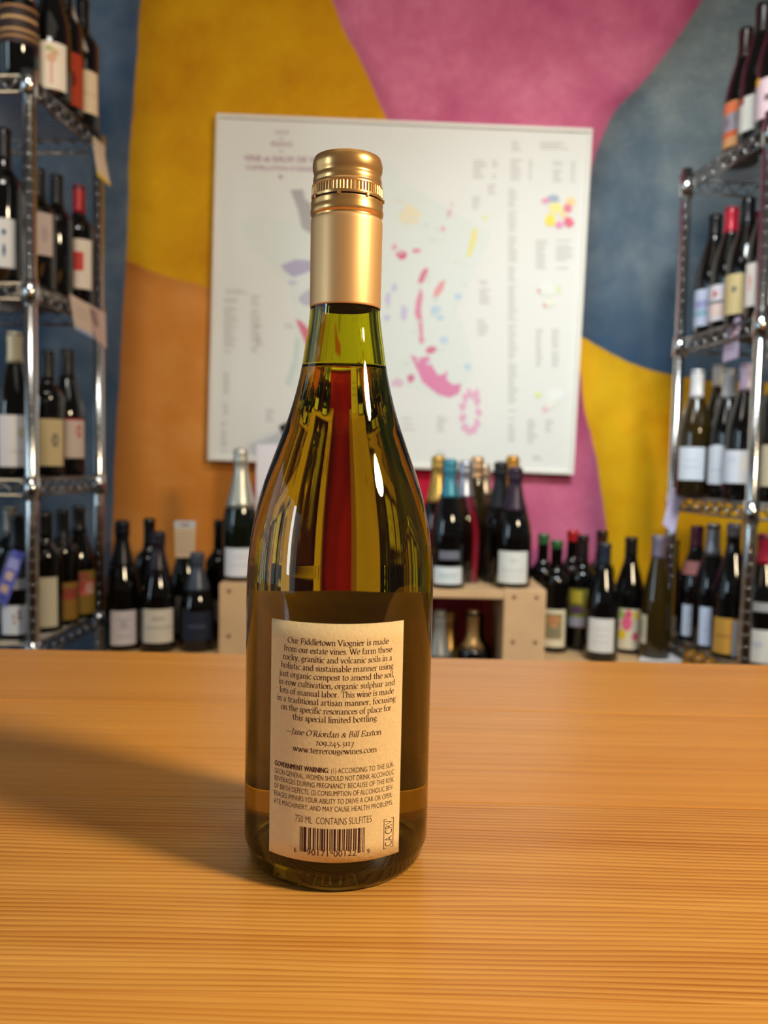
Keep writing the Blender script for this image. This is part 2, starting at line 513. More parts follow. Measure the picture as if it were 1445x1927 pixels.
for k in range(8):
    a = R(-90 - 9.6 + 45 * k)
    r0, z0 = P(384, 67.2)
    b = MB()
    b.box(-0.0006, 0.0006, -0.0009, 0.0004, -0.0008, 0.0008, bev=0.0003)
    o = b.build('bridge', GOLD, cap, loc=(r0 * math.cos(a), r0 * math.sin(a), z0), rot=(0, 0, a + PI / 2))
sl = [P(583.5, 65.0), P(583.6, 66.4), P(580, 66.6), P(500, 67.1), P(428, 67.6), P(422.5, 67.6), P(420, 67.2), P(418.2, 66.0), P(417.5, 64.8)]
sl = [(r, z) for r, z in sl]
vs, fs, _ = lathe(sl, 96)
link('sleeve', mesh('sleeve', vs, fs, GOLDS, True), cap)

# paper labels, bent around the body
def body_r(z):
    return r_at([(0.0395, 0.0085)] + body, z)
def hit(px, py):                               # where a pixel's ray meets the bottle's body: angle and height
    d = ray(px, py)
    o = EYEV - Vector((BX, BY, COUNTER))
    rr = 0.0398
    for _ in range(5):
        a = d.x ** 2 + d.y ** 2
        b = o.x * d.x + o.y * d.y
        c = o.x ** 2 + o.y ** 2 - rr ** 2
        t = (-b - math.sqrt(max(0, b * b - a * c))) / a
        p = o + d * t
        rr = body_r(min(max(p.z, 0.01), 0.125)) + 0.0002
    return math.atan2(p.x, -p.y), p.z
def on_body(th, z, lift):
    rr = body_r(min(max(z, 0.0086), 0.125)) + lift
    return (rr * math.sin(th), -rr * math.cos(th), z)
def curved_sheet(name, t0, t1, z0, z1, mt, parent, lift=0.00018, nt=64, nz=14, thick=0.00012):
    vs, fs = [], []
    for L in (lift, lift - thick):
        for j in range(nz + 1):
            for i in range(nt + 1):
                vs.append(on_body(t0 + (t1 - t0) * i / nt, z0 + (z1 - z0) * j / nz, L))
    N = (nt + 1) * (nz + 1)
    for j in range(nz):
        for i in range(nt):
            a = j * (nt + 1) + i
            fs.append((a, a + 1, a + nt + 2, a + nt + 1))
            fs.append((N + a, N + a + nt + 1, N + a + nt + 2, N + a + 1))
    for i in range(nt):
        a, b = i, nz * (nt + 1) + i
        fs += [(a, N + a, N + a + 1, a + 1), (b, b + 1, N + b + 1, N + b)]
    for j in range(nz):
        a, b = j * (nt + 1), j * (nt + 1) + nt
        fs += [(a, a + nt + 1, N + a + nt + 1, N + a), (b, N + b, N + b + nt + 1, b + nt + 1)]
    return link(name, mesh(name, vs, fs, mt, True), parent)
g = NT('cream_label_paper')
tcp = g.t.nodes.new('ShaderNodeTexCoord')
fib = g.noise(tcp.outputs['Object'], 900, 4, 0.6)
g.put(g.b.inputs['Base Color'], g.mix(g.rng(fib, 0.3, 0.7, 0, 1), lin((222, 196, 148)), lin((232, 208, 162))))
g.b.inputs['Roughness'].default_value = 0.75
g.b.inputs['Specular IOR Level'].default_value = 0.25
g.bump(g.noise(tcp.outputs['Object'], 520, 5, 0.6), 0.35, 0.0006)
PAPER = g.m
tl, zt1 = hit(513.5, 1163)
tr, zt2 = hit(761.8, 1167.7)
tb, zb1 = hit(504, 1598.3)
tb2, zb2 = hit(748, 1602.5)
LT0, LT1 = (tl + tb) / 2, (tr + tb2) / 2
LZ1, LZ0 = hit(637, 1174.3)[1], hit(628, 1624)[1]
back_label = curved_sheet('back_label', LT0, LT1, LZ0, LZ1, PAPER, hero)
back_label['label'] = 'cream paper label printed with text and a barcode'
front_label = curved_sheet('front_label', PI - R(74), PI + R(74), 0.0195, 0.1125, mat('front_label_paper', (214, 192, 150), 0.8, noise=(700, 0.05)), hero)

INK = mat('brown_ink', (66, 36, 38), 0.8, spec=0.1)
ink_v, ink_f = [], []
def ink_poly(pts):                             # pts of (angle, z) -> a polygon just above the paper
    n = len(ink_v)
    ink_v.extend(on_body(t, z, 0.00024) for t, z in pts)
    ink_f.append(tuple(range(n, n + len(pts))))

# --- a broad-nib old-style serif, drawn stroke by stroke (x-height .44, caps .64, ascenders .70)
def E(cx, cy, rx, ry, a0, a1, n=14):
    return [(cx + rx * math.cos(R(a0 + (a1 - a0) * i / n)), cy + ry * math.sin(R(a0 + (a1 - a0) * i / n))) for i in range(n + 1)]
def S(x, y0, y1, bot=1, top=1):                # a stem with foot serif and flag
    s = [[(x, y0), (x, y1)]]
    if bot: s.append([(x - .085, y0 + .012), (x + .085, y0 + .012)])
    if top == 1: s.append([(x - .095, y1 - .045), (x + .03, y1 - .002)])
    if top == 2: s.append([(x - .085, y1 - .012), (x + .085, y1 - .012)])
    return s
X_, A_, K_, N_ = .44, .70, .64, -.21
ARCH = lambda x, dx: [[(x, .28), (x + .06, .39), (x + .15, .435), (x + dx - .04, .40), (x + dx, .30), (x + dx, 0)], [(x + dx - .085, .012), (x + dx + .085, .012)]]
GL = {
 ' ': (.22, []), '.': (.2, [[(.1, .0), (.1, .09)]]), ',': (.2, [[(.1, .09), (.11, .02), (.06, -.10)]]), '-': (.28, [[(.05, .2), (.24, .2)], [(.05, .225), (.24, .225)]]),
 "'": (.18, [[(.1, .68), (.11, .62), (.06, .52)]]), '\u2014': (.7, [[(.0, .2), (.66, .2)], [(.0, .215), (.66, .215)]]),
 'a': (.41, [[(.07, .35), (.13, .43), (.21, .43), (.27, .35), (.27, .07), (.31, .01), (.38, .03)], [(.27, .25), (.15, .21), (.07, .14), (.07, .05), (.14, 0), (.22, .03), (.27, .09)]]),
 'b': (.47, S(.1, .02, A_, 0) + [E(.23, .22, .18, .215, 150, -150)]), 'c': (.39, [E(.22, .22, .175, .215, 40, 318)]),
 'd': (.47, S(.36, .02, A_, 0) + [E(.23, .22, .18, .215, 45, 315), [(.36, .02), (.44, .03)]]),
 'e': (.40, [E(.21, .22, .17, .215, 10, 322), [(.05, .25), (.37, .25)]]),
 'f': (.29, S(.13, 0, .56, 1, 0) + [[(.13, .54), (.16, .66), (.24, .70), (.32, .66)], [(.02, .43), (.28, .43)]]),
 'g': (.42, [E(.19, .30, .135, .135, 0, 360), [(.11, .19), (.08, .12), (.15, .06), (.27, .04), (.35, -.03), (.32, -.13), (.19, -.18), (.07, -.15), (.05, -.07), (.13, 0)], [(.28, .40), (.39, .43)]]),
 'h': (.49, S(.1, 0, A_) + ARCH(.1, .28)), 'i': (.22, S(.11, 0, X_) + [[(.11, .57), (.11, .66)]]),
 'j': (.22, S(.11, -.05, X_, 0) + [[(.11, -.04), (.08, -.15), (.0, -.2)], [(.11, .57), (.11, .66)]]),
 'k': (.45, S(.1, 0, A_) + [[(.37, .43), (.11, .2)], [(.2, .27), (.36, .02), (.44, .01)], [(.28, .43), (.43, .43)]]),
 'l': (.22, S(.11, 0, A_)), 'm': (.75, S(.1, 0, X_) + ARCH(.1, .27) + ARCH(.37, .27)), 'n': (.49, S(.1, 0, X_) + ARCH(.1, .28)),
 'o': (.44, [E(.22, .22, .18, .215, 0, 360, 20)]), 'p': (.48, S(.1, N_, X_) + [E(.23, .22, .19, .215, 150, -150)]),
 'r': (.34, S(.1, 0, X_) + [[(.1, .27), (.15, .38), (.22, .435), (.31, .40)], [(.29, .37), (.29, .43)]]),
 's': (.34, [[(.28, .34), (.23, .42), (.14, .43), (.07, .36), (.10, .28), (.2, .22), (.28, .15), (.27, .05), (.18, 0), (.09, .02), (.05, .10)]]),
 't': (.30, [[(.13, .55), (.13, .08), (.18, .01), (.28, .04)], [(.03, .43), (.28, .43)], [(.03, .42), (.13, .55)]]),
 'u': (.48, [[(.1, .44), (.1, .1), (.16, .01), (.25, .02), (.36, .12)], [(.36, .44), (.36, .03), (.45, .02)], [(.02, .43), (.11, .43)], [(.28, .43), (.37, .43)]]),
 'v': (.44, [[(.06, .43), (.22, .0)], [(.22, .0), (.38, .43)], [(.0, .43), (.15, .43)], [(.3, .43), (.45, .43)]]),
 'w': (.66, [[(.06, .43), (.2, .0)], [(.2, .0), (.33, .43)], [(.31, .43), (.46, .0)], [(.46, .0), (.6, .43)], [(.0, .43), (.14, .43)], [(.24, .43), (.4, .43)], [(.53, .43), (.67, .43)]]),
 'y': (.43, [[(.06, .43), (.22, .0)], [(.38, .43), (.22, .0), (.14, -.17), (.04, -.19)], [(.0, .43), (.15, .43)], [(.3, .43), (.44, .43)]]),
 'O': (.68, [E(.34, .32, .285, .32, 0, 360, 24)]), 'F': (.50, S(.13, 0, K_, 1, 2) + [[(.13, .625), (.45, .625), (.45, .5)], [(.13, .33), (.36, .33)], [(.36, .25), (.36, .41)]]),
 'V': (.62, [[(.07, .63), (.32, 0)], [(.32, 0), (.55, .63)], [(.0, .63), (.17, .63)], [(.45, .63), (.63, .63)]]),
 'W': (.88, [[(.07, .63), (.27, 0)], [(.27, 0), (.45, .63)], [(.42, .63), (.63, 0)], [(.63, 0), (.81, .63)], [(.0, .63), (.16, .63)], [(.34, .63), (.52, .63)], [(.72, .63), (.9, .63)]]),
 'T': (.56, S(.28, 0, K_, 1, 0) + [[(.03, .50), (.04, .625), (.52, .625), (.53, .50)]]), 'J': (.28, S(.14, 0, K_, 0, 2) + [[(.14, .02), (.10, -.12), (.0, -.17)]]),
 'R': (.60, S(.13, 0, K_, 1, 2) + [[(.13, .62), (.32, .62), (.41, .55), (.41, .42), (.32, .33), (.13, .33)], [(.28, .33), (.48, .02), (.6, .01)]]),
 'B': (.54, S(.13, 0, K_, 0, 2) + [[(.13, .62), (.32, .62), (.40, .55), (.39, .42), (.30, .34), (.13, .34)], [(.3, .34), (.45, .27), (.46, .11), (.36, .015), (.04, .015)]]),
 'E': (.52, S(.13, 0, K_, 1, 2) + [[(.13, .625), (.45, .625), (.45, .5)], [(.13, .33), (.36, .33)], [(.36, .25), (.36, .41)], [(.13, .015), (.47, .015), (.5, .15)]]),
 '&': (.62, [[(.5, .40), (.40, .12), (.24, 0), (.1, .06), (.08, .18), (.2, .28), (.34, .36), (.34, .47), (.24, .5), (.17, .42), (.22, .30), (.5, .02), (.6, .02)]]),
 '0': (.46, [E(.23, .22, .185, .215, 0, 360, 20)]), '1': (.30, S(.15, 0, X_, 1, 2)), '2': (.40, [[(.06, .34), (.11, .42), (.21, .43), (.28, .35), (.25, .24), (.06, .03), (.34, .03), (.36, .09)]]),
 '3': (.40, [[(.06, .36), (.13, .43), (.24, .42), (.28, .33), (.22, .23), (.14, .21), (.27, .15), (.31, .02), (.24, -.12), (.05, -.18)]]),
 '4': (.44, [[(.28, -.18), (.28, .44), (.03, .02), (.41, .02)]]), '5': (.38, [[(.32, .43), (.13, .43), (.1, .22), (.22, .21), (.31, .12), (.29, -.05), (.2, -.15), (.05, -.19)]]),
 '7': (.40, [[(.04, .33), (.05, .42), (.36, .42), (.15, -.18)]]), '9': (.44, [E(.21, .26, .155, .18, 0, 360, 18), [(.36, .26), (.33, .05), (.22, -.1), (.06, -.19)]]),
}
THICK, THIN, NIB = .092, .022, R(22)
def serif_line(text, xl, xr, base, em, slant=0.0, bold=1.0):
    """text set between two pixel columns on the row `base`, bent around the bottle"""
    w = sum(GL[c][0] for c in text)
    xm = (xl + xr) / 2
    t0, t1 = hit(xl, base)[0], hit(xr, base)[0]
    z0 = hit(xm, base)[1]
    sx = (t1 - t0) / w
    cx = 0.0
    for c in text:
        adv, strokes = GL[c]
        for st in strokes:
            L, Rr = [], []
            for i, p in enumerate(st):
                a, b = st[max(i - 1, 0)], st[min(i + 1, len(st) - 1)]
                dx, dy = b[0] - a[0], b[1] - a[1]
                l = math.hypot(dx, dy) or 1
                dx, dy = dx / l, dy / l
                t = (THIN + (THICK - THIN) * abs(math.sin(math.atan2(dy, dx) - NIB)) ** 1.2) * bold / 2
                L.append((p[0] - dy * t, p[1] + dx * t))
                Rr.append((p[0] + dy * t, p[1] - dx * t))
            for i in range(len(st) - 1):
                q = [L[i], L[i + 1], Rr[i + 1], Rr[i]]
                ink_poly([(t0 + (cx + x + slant * y) * sx, z0 + y * em) for x, y in q][::-1])
        cx += adv
EM = 0.0036
for text, xl, xr, yb in (
    ('Our Fiddletown Viognier is made', 540.9, 731.2, 1215.8), ('from our estate vines. We farm these', 534, 737.5, 1232),
    ('rocky, granitic and volcanic soils in a', 532.1, 737.7, 1248.4), ('holistic and sustainable manner using', 528.8, 740.2, 1264.6),
    ('just organic compost to amend the soil,', 525.7, 741.8, 1280.8), ('in-row cultivation, organic sulphur and', 524.3, 742.7, 1296.7),
    ('lots of manual labor. This wine is made', 525.9, 740.6, 1312.7), ('in a traditional artisan manner, focusing', 521.1, 744.3, 1328.5),
    ('on the specific resonances of place for', 528.4, 736, 1344.5), ('this special limited bottling.', 550.2, 712.1, 1360.5),
    ('209.245.3117', 593.8, 666, 1404), ('www.terrerougewines.com', 550.6, 709, 1419.6)):
    serif_line(text, xl, xr, yb, EM)
serif_line("\u2014Jane O'Riordan & Bill Easton", 538.2, 716.7, 1387.7, EM, slant=0.22)

# --- condensed sans lines from Blender's own font
def text_polys(text, bold=0.0):
    cu = bpy.data.curves.new('t', 'FONT')
    cu.body = text
    cu.resolution_u = 3
    cu.offset = bold
    o = bpy.data.objects.new('t', cu)
    C.objects.link(o)
    dg = bpy.context.evaluated_depsgraph_get()
    me = bpy.data.meshes.new_from_object(o.evaluated_get(dg))
    vs = [(v.co.x, v.co.y) for v in me.vertices]
    fs = [tuple(p.vertices) for p in me.polygons]
    bpy.data.objects.remove(o)
    bpy.data.curves.remove(cu)
    bpy.data.meshes.remove(me)
    return vs, fs
def sans_line(text, xl, xr, base, cap, bold=0.0, xm=None):
    vs, fs = text_polys(text, bold)
    x0, x1 = min(v[0] for v in vs), max(v[0] for v in vs)
    hv, _ = text_polys('H')
    ch = max(v[1] for v in hv)
    t0, t1 = hit(xl, base)[0], hit(xr, base)[0]
    z0 = hit(xm or 633, base)[1]
    z1 = hit(xm or 633, base - cap)[1]
    n = len(ink_v)
    ink_v.extend(on_body(t0 + (x - x0) / (x1 - x0) * (t1 - t0), z0 + y / ch * (z1 - z0), 0.00024) for x, y in vs)
    ink_f.extend(tuple(k + n for k in f) for f in fs)
for dx in (-0.3, 0.3):
    sans_line('GOVERNMENT WARNING:', 517 + dx, 618.7 + dx, 1455.0, 9.6)
for text, xl, xr, yb in (
    ('(1) ACCORDING TO THE SUR-', 623.3, 741.2, 1455.0), ('GEON GENERAL, WOMEN SHOULD NOT DRINK ALCOHOLIC', 516.8, 740.8, 1469.6),
    ('BEVERAGES DURING PREGNANCY BECAUSE OF THE RISK', 516.6, 740.4, 1483.8), ('OF BIRTH DEFECTS. (2) CONSUMPTION OF ALCOHOLIC BEV-', 516, 739.6, 1498.2),
    ('ERAGES IMPAIRS YOUR ABILITY TO DRIVE A CAR OR OPER-', 515.7, 738.8, 1513.0), ('ATE MACHINERY, AND MAY CAUSE HEALTH PROBLEMS.', 515.4, 738.2, 1527.6)):
    sans_line(text, xl, xr, yb, 9.6, -0.008)
sans_line('750 ML  CONTAINS SULFITES', 555.4, 699.2, 1552.3, 13.2, -0.012)
# UPC bars
Lc = ['0001101', '0011001', '0010011', '0111101', '0100011', '0110001', '0101111', '0111011', '0110111', '0001011']
code = '690171001229'
bits = '101' + ''.join(Lc[int(c)] for c in code[:6]) + '01010' + ''.join(Lc[int(c)].translate(str.maketrans('01', '10')) for c in code[6:]) + '101'
bt0, bt1 = hit(563.8, 1590)[0], hit(685.8, 1590)[0]
bz1, bz0, bzg = hit(627, 1560.3)[1], hit(627, 1601.2)[1], hit(627, 1607.2)[1]
i = 0
while i < 95:
    if bits[i] == '1':
        j = i
        while j < 95 and bits[j] == '1': j += 1
        long = i < 10 or i >= 85 or 45 <= i < 50
        a, b = bt0 + (bt1 - bt0) * i / 95, bt0 + (bt1 - bt0) * j / 95
        z = bzg if long else bz0
        ink_poly([(a, z), (b, z), (b, bz1), (a, bz1)])
        i = j
    else:
        i += 1
sans_line('90171', 577, 617, 1612, 11.2)
sans_line('00122', 627.6, 670.2, 1612, 11.2)
sans_line('6', 552.6, 557.4, 1611.0, 8.6)
sans_line('9', 690.5, 695.5, 1611.0, 8.6)
# boxed upright mark at the right edge
vs, fs = text_polys('CA CRV', -0.01)
x0, x1 = min(v[0] for v in vs), max(v[0] for v in vs)
y1 = max(v[1] for v in vs)
ta, tb_ = hit(724.6, 1565)[0], hit(737.4, 1565)[0]
za, zb_ = hit(731, 1592.0)[1], hit(731, 1543.5)[1]
n = len(ink_v)
ink_v.extend(on_body(tb_ + (ta - tb_) * y / y1, za + (zb_ - za) * (x - x0) / (x1 - x0), 0.00024) for x, y in vs)
ink_f.extend(tuple(k + n for k in f) for f in fs)
ta, tb_ = hit(721.8, 1565)[0], hit(740.2, 1565)[0]
za, zb_ = hit(731, 1595.5)[1], hit(731, 1540.0)[1]
lt, lz = (tb_ - ta) * 0.055, 0.00022
for q in (((ta, za), (tb_, za + lz)), ((ta, zb_ - lz), (tb_, zb_)), ((ta, za), (ta + lt, zb_)), ((tb_ - lt, za), (tb_, zb_))):
    (a, b), (c, d) = q
    ink_poly([(a, b), (c, b), (c, d), (a, d)])
link('printed_text', mesh('printed_text', ink_v, ink_f, INK), back_label)

# ------------------------------------------------------------------ wire shelving units
CHROME = mat('chrome', (205, 205, 205), 0.16, metal=1.0)
CHROME_D = mat('chrome_wire', (150, 148, 146), 0.28, metal=1.0)
def shelving(label, x_front, x_back, side, levels, y0=1.75, depth=0.345, width=1.15, top_z=2.35, group=None):
    """side = -1: the unit runs off to the left; the visible end stands at x_front / x_back."""
    rz = -math.atan2(x_back - x_front, depth)
    t = thing('wire_shelving', label, 'shelving', (x_front, y0, 0), rz, group)
    xs, ys = (0, side * width), (0, depth)
    for x in xs:
        for y in ys:
            b = MB()
            tz = top_z if y == 0 else top_z
            b.tube((x, y, 0.03), (x, y, tz), 0.0134, 20)
            for k in range(int((tz - 0.1) / 0.0254)):  # the ring grooves along a post stand a hair proud
                b.tube((x, y, 0.1 + k * 0.0254), (x, y, 0.1 + k * 0.0254 + 0.003), 0.0136, 12)
            p = b.build('post', CHROME, t, True)
            f = MB()
            f.tube((x, y, 0.0), (x, y, 0.03), 0.018, 12)
            f.build('foot', mat('black_plastic', (28, 28, 30), 0.5), p)
            for z in levels:
                c = MB()
                c.tube((x, y, z - 0.047), (x, y, z + 0.004), 0.0165, 16)
                c.build('collar', CHROME, p, True)
    for z in levels:
        b = MB()
        r = 0.0032
        x0, x1 = xs[0], xs[1]
        for (pa, pb) in (((x0, 0), (x1, 0)), ((x0, depth), (x1, depth)), ((x0, 0), (x0, depth)), ((x1, 0), (x1, depth))):
            for dz in (-0.004, -0.036):
                b.tube((*pa, z + dz), (*pb, z + dz), r, 8)
            L = math.dist(pa, pb)
            n = max(2, int(L / 0.042))
            for k in range(n * 2):                     # the zigzag truss between the two rails
                q = lambda i: (pa[0] + (pb[0] - pa[0]) * i / (2 * n), pa[1] + (pb[1] - pa[1]) * i / (2 * n), z + (-0.006 if i % 2 else -0.034))
                b.tube(q(k), q(k + 1), 0.002, 5)
        sh = b.build('shelf', CHROME_D, t, True)
        w = MB()
        n = int(depth / 0.0175)
        for k in range(1, n):
            w.tube((x0, depth * k / n, z - 0.002), (x1, depth * k / n, z - 0.002), 0.0016, 5)
        for k in range(1, 5):
            xx = x0 + (x1 - x0) * k / 5
            w.tube((xx, 0, z - 0.008), (xx, depth, z - 0.008), 0.003, 6)
        tag(w.build('shelf_wires', CHROME_D, sh, True), kind='stuff')
    return t
LZ = (EYE + 0.766, EYE + 0.347, EYE - 0.063, EYE - 0.415)   # shelf heights of the left unit, top to bottom
RZ = (EYE + 0.700, EYE + 0.310, EYE - 0.082, EYE - 0.440)
shelving('tall chrome wire shelving of wine at the blue end of the mural', -0.745, -0.722, -1, LZ, top_z=LZ[0] + 0.004)
shelving('tall chrome wire shelving of wine in front of the slate and yellow mural', 0.777, 0.728, 1, RZ, top_z=RZ[0] + 0.02)

# ------------------------------------------------------------------ low bench and wooden stand
PINE = wood_mat('pale_pine', (214, 178, 132), (176, 130, 84), 0.009, 0.4, R(0.4), 2.2, 0.5, 0.4)
PINEV = mat('birch_panel', (212, 172, 128), 0.5, noise=(9, 0.10))
BENCH = EYE - 0.4905
SY = 1.985
xa0, xa1 = at(412, 1150, SY).x, at(480, 1150, SY).x + 0.01
xb0, xb1 = at(948, 1150, SY).x, at(1027, 1150, SY).x
STAND = at(985, 1110, SY).z
LOWER = STAND - 0.365
def bench(label, x0, x1):
    t = thing('display_bench', label, 'bench', (0, 0, 0), group='pine benches along the mural wall')
    for i in range(2):
        b = MB()
        y0 = 1.965 + i * 0.225
        b.box(x0, x1, y0 + 0.001, y0 + 0.224, BENCH - 0.035, BENCH, bev=0.003)
        b.build('plank', PINE, t)
    for x in (x0 + 0.02, x1 - 0.08):
        for y in (2.0, 2.34):
            b = MB()
            b.box(x, x + 0.06, y, y + 0.06, 0, BENCH - 0.035, bev=0.003)
            b.build('leg', PINE, t)
bench('low pale pine bench between the left shelving and the wooden stand', -0.675, xa0 - 0.004)
bench('low pale pine bench between the wooden stand and the right shelving', xb1 + 0.004, 0.70)
xc0, xc1 = at(746, 1150, SY).x, at(782, 1150, SY).x
xa1 = at(556, 1150, SY).x
def end_block(parent, x0, x1, sx):
    b = MB()
    b.box(x0 - sx, x1 - sx, 0, 0.40, 0, STAND, bev=0.002)
    e = b.build('end_block', PINEV, parent)
    w = min(x1 - x0, 0.10)
    for u in (0.24, 0.78):
        for v in (0.018, 0.128):
            m_ = MB()
            px_ = x0 - sx + w * u
            m_.tube((px_, -0.0012, STAND - v), (px_, 0.001, STAND - v), 0.0048, 12)
            m_.build('screw', mat('screw_steel', (196, 150, 128), 0.35, metal=0.8), e)
box = thing('wooden_box', 'pale plywood box carrying the silver-foiled sparkling wine and the white card', 'box', ((xa0 + xa1) / 2, SY, 0))
end_block(box, xa0, xa1, box.location.x)
stand = thing('wooden_stand', 'pale plywood stand with a shelf board right of the gold-capped bottle, dark bottles under it', 'stand', ((xc0 + xb1) / 2, SY, 0))
sx = stand.location.x
end_block(stand, xc0, xc1, sx)
end_block(stand, xb0, xb1, sx)
for zz in (STAND - 0.004, LOWER):
    b = MB()
    b.box(xc1 - sx, xb0 - sx, 0.004, 0.40, zz - 0.02, zz, bev=0.0015)
    b.build('shelf_board', PINEV, stand)
STAND_TOP = STAND - 0.004

# ------------------------------------------------------------------ the wine map on the wall
PY = YW - 0.03
cor = [at(*p, PY) for p in ((406, 213), (1115.5, 245), (1077.5, 892), (393, 868))]
pc = sum(cor, Vector()) / 4
pw = ((cor[1] - cor[0]).length + (cor[2] - cor[3]).length) / 2
ph = ((cor[3] - cor[0]).length + (cor[2] - cor[1]).length) / 2
dx_ = ((cor[1] - cor[0]) + (cor[2] - cor[3]))
tilt = math.atan2(dx_.z, dx_.x)
poster = thing('wall_map', 'large white framed map of French wine regions hanging on the pink and yellow mural', 'map', (pc.x, PY, pc.z))
poster.rotation_euler = (0, -tilt, 0)
def loc2(px, py):                              # pixel -> coordinates on the map board
    q = at(px, py, PY) - pc
    return (q.x * math.cos(tilt) + q.z * math.sin(tilt), -q.x * math.sin(tilt) + q.z * math.cos(tilt))
b = MB()
b.box(-pw / 2 + 0.004, pw / 2 - 0.004, 0, YW - PY, -ph / 2 + 0.004, ph / 2 - 0.004)
b.build('board', mat('map_paper', (222, 222, 218), 0.6, noise=(3, 0.02)), poster)
FR = mat('map_frame_white', (222, 218, 210), 0.4)
for (x0, x1, z0, z1) in ((-pw / 2, pw / 2, ph / 2 - 0.011, ph / 2), (-pw / 2, pw / 2, -ph / 2, -ph / 2 + 0.011), (-pw / 2, -pw / 2 + 0.011, -ph / 2 + 0.011, ph / 2 - 0.011), (pw / 2 - 0.011, pw / 2, -ph / 2 + 0.011, ph / 2 - 0.011)):
    b = MB()
    b.box(x0, x1, -0.008, 0.004, z0, z1, bev=0.002)
    b.build('frame_rail', FR, poster)
class Print:                                   # flat printed shapes, one mesh
    def __init__(s): s.v, s.f, s.i, s.m = [], [], [], []
    def mi(s, mt):
        if mt not in s.m: s.m.append(mt)
        return s.m.index(mt)
    def poly(s, pts, mt, lift=0.0006):
        n = len(s.v)
        lift += 0.000012 * len(s.f)                # each print layer lies a hair over the one before
        s.v += [(x, -lift, z) for x, z in pts]
        s.f.append(tuple(range(n, n + len(pts))))
        s.i.append(s.mi(mt))
def pr_mat(rgb):
    rgb = tuple(round(c * 0.84 + p * 0.16) for c, p in zip(rgb, (222, 222, 218)))   # thin ink on white paper
    return mat('map_ink_%d_%d_%d' % rgb, rgb, 0.6)
pr = Print()
rnd = random.Random(4)
def blob(cx, cy, rx, ry, rgb, rot=0, n=14, jag=0.22, lift=0.0006):
    pts = []
    for k in range(n):
        a = -2 * PI * k / n
        q = 1 + rnd.uniform(-jag, jag)
        x, y = rx * q * math.cos(a), ry * q * math.sin(a)
        pts.append(loc2(cx + x * math.cos(rot) - y * math.sin(rot), cy + x * math.sin(rot) + y * math.cos(rot)))
    pr.poly(pts[::-1], pr_mat(rgb), lift)
def pp(pts, rgb, lift=0.0006):
    pr.poly([loc2(*p) for p in pts], pr_mat(rgb), lift)
# the country: a faint sheet of sea-green land under the wine regions
pp([(452, 420), (480, 405), (520, 412), (555, 420), (552, 375), (548, 358), (572, 358), (586, 385), (640, 380), (690, 330), (730, 300), (760, 340), (830, 385), (900, 425), (925, 440), (900, 500), (880, 540), (860, 580), (880, 640), (890, 700), (862, 746), (830, 752), (790, 738), (740, 720), (735, 775), (640, 765), (545, 735), (560, 650), (555, 590), (540, 530), (500, 490), (465, 460)], (214, 220, 214), 0.0003)
pp([(546, 357), (571, 357), (573, 374), (588, 386), (600, 430), (590, 442), (568, 430), (561, 395)], (160, 158, 158))
pp([(528, 500), (556, 488), (600, 492), (640, 500), (640, 512), (590, 508), (552, 522), (538, 512)], (164, 156, 190))
blob(552, 532, 9, 5, (190, 186, 206)); blob(585, 560, 22, 14, (176, 172, 190)); blob(600, 590, 14, 30, (176, 172, 190))
pp([(556, 600), (566, 604), (590, 628), (620, 650), (622, 672), (580, 660), (570, 635)], (206, 86, 112))
pp([(556, 630), (566, 640), (560, 690), (545, 728), (536, 722), (550, 680)], (196, 206, 198))
blob(770, 404, 22, 19, (226, 212, 176)); blob(752, 378, 10, 6, (214, 212, 198))
pp([(888, 432), (898, 430), (896, 452), (886, 482), (878, 484), (884, 455)], (226, 214, 120)); blob(913, 410, 5, 5, (222, 220, 160))
blob(845, 402, 5, 9, (214, 170, 176)); blob(833, 431, 5, 6, (220, 160, 168)); blob(850, 385, 3, 5, (220, 190, 190))
blob(755, 479, 10, 9, (206, 66, 110)); blob(742, 465, 5, 6, (216, 150, 172)); blob(784, 472, 8, 4, (214, 112, 140))
pp([(797, 506), (806, 504), (803, 522), (793, 534), (786, 532), (790, 518)], (206, 96, 128))
pp([(828, 530), (838, 526), (834, 545), (822, 560), (814, 562), (818, 545)], (222, 140, 146))
pp([(791, 540), (796, 556), (792, 582), (795, 610), (796, 640), (790, 642), (788, 612), (780, 590), (783, 566)], (214, 118, 150))
blob(793, 640, 5, 8, (208, 130, 160)); blob(811, 659, 10, 7, (206, 96, 136))
pp([(772, 668), (788, 674), (806, 670), (814, 690), (824, 706), (836, 704), (842, 696), (840, 714), (852, 724), (868, 722), (864, 740), (846, 748), (824, 742), (808, 730), (794, 718), (786, 698)], (214, 110, 158))
blob(773, 712, 7, 8, (200, 92, 136)); blob(748, 720, 12, 8, (212, 172, 196))
for k in range(11):
    a = 2 * PI * k / 11
    blob(885 + 15 * math.cos(a), 776 + 36 * math.sin(a), 6, 8, (222, 160, 192), jag=0.3)
blob(897, 742, 5, 10, (222, 160, 192))
for x, y, r_ in ((820, 582, 9), (828, 598, 7), (862, 558, 7), (815, 590, 5), (835, 640, 9), (880, 690, 7)):
    blob(x, y, r_, r_ * 0.8, (176, 200, 220))
for x, y, rx, ry in ((730, 565, 5, 16), (760, 588, 7, 14), (728, 598, 6, 6), (742, 540, 6, 8)):
    blob(x, y, rx, ry, (190, 182, 214))
for _ in range(60):
    x, y = rnd.uniform(650, 880), rnd.uniform(370, 690)
    if rnd.random() < 0.8:
        blob(x, y, rnd.uniform(2, 6), rnd.uniform(2, 5), rnd.choice(((204, 212, 204), (206, 214, 216), (212, 214, 200), (200, 208, 212))), n=8, lift=0.0005)
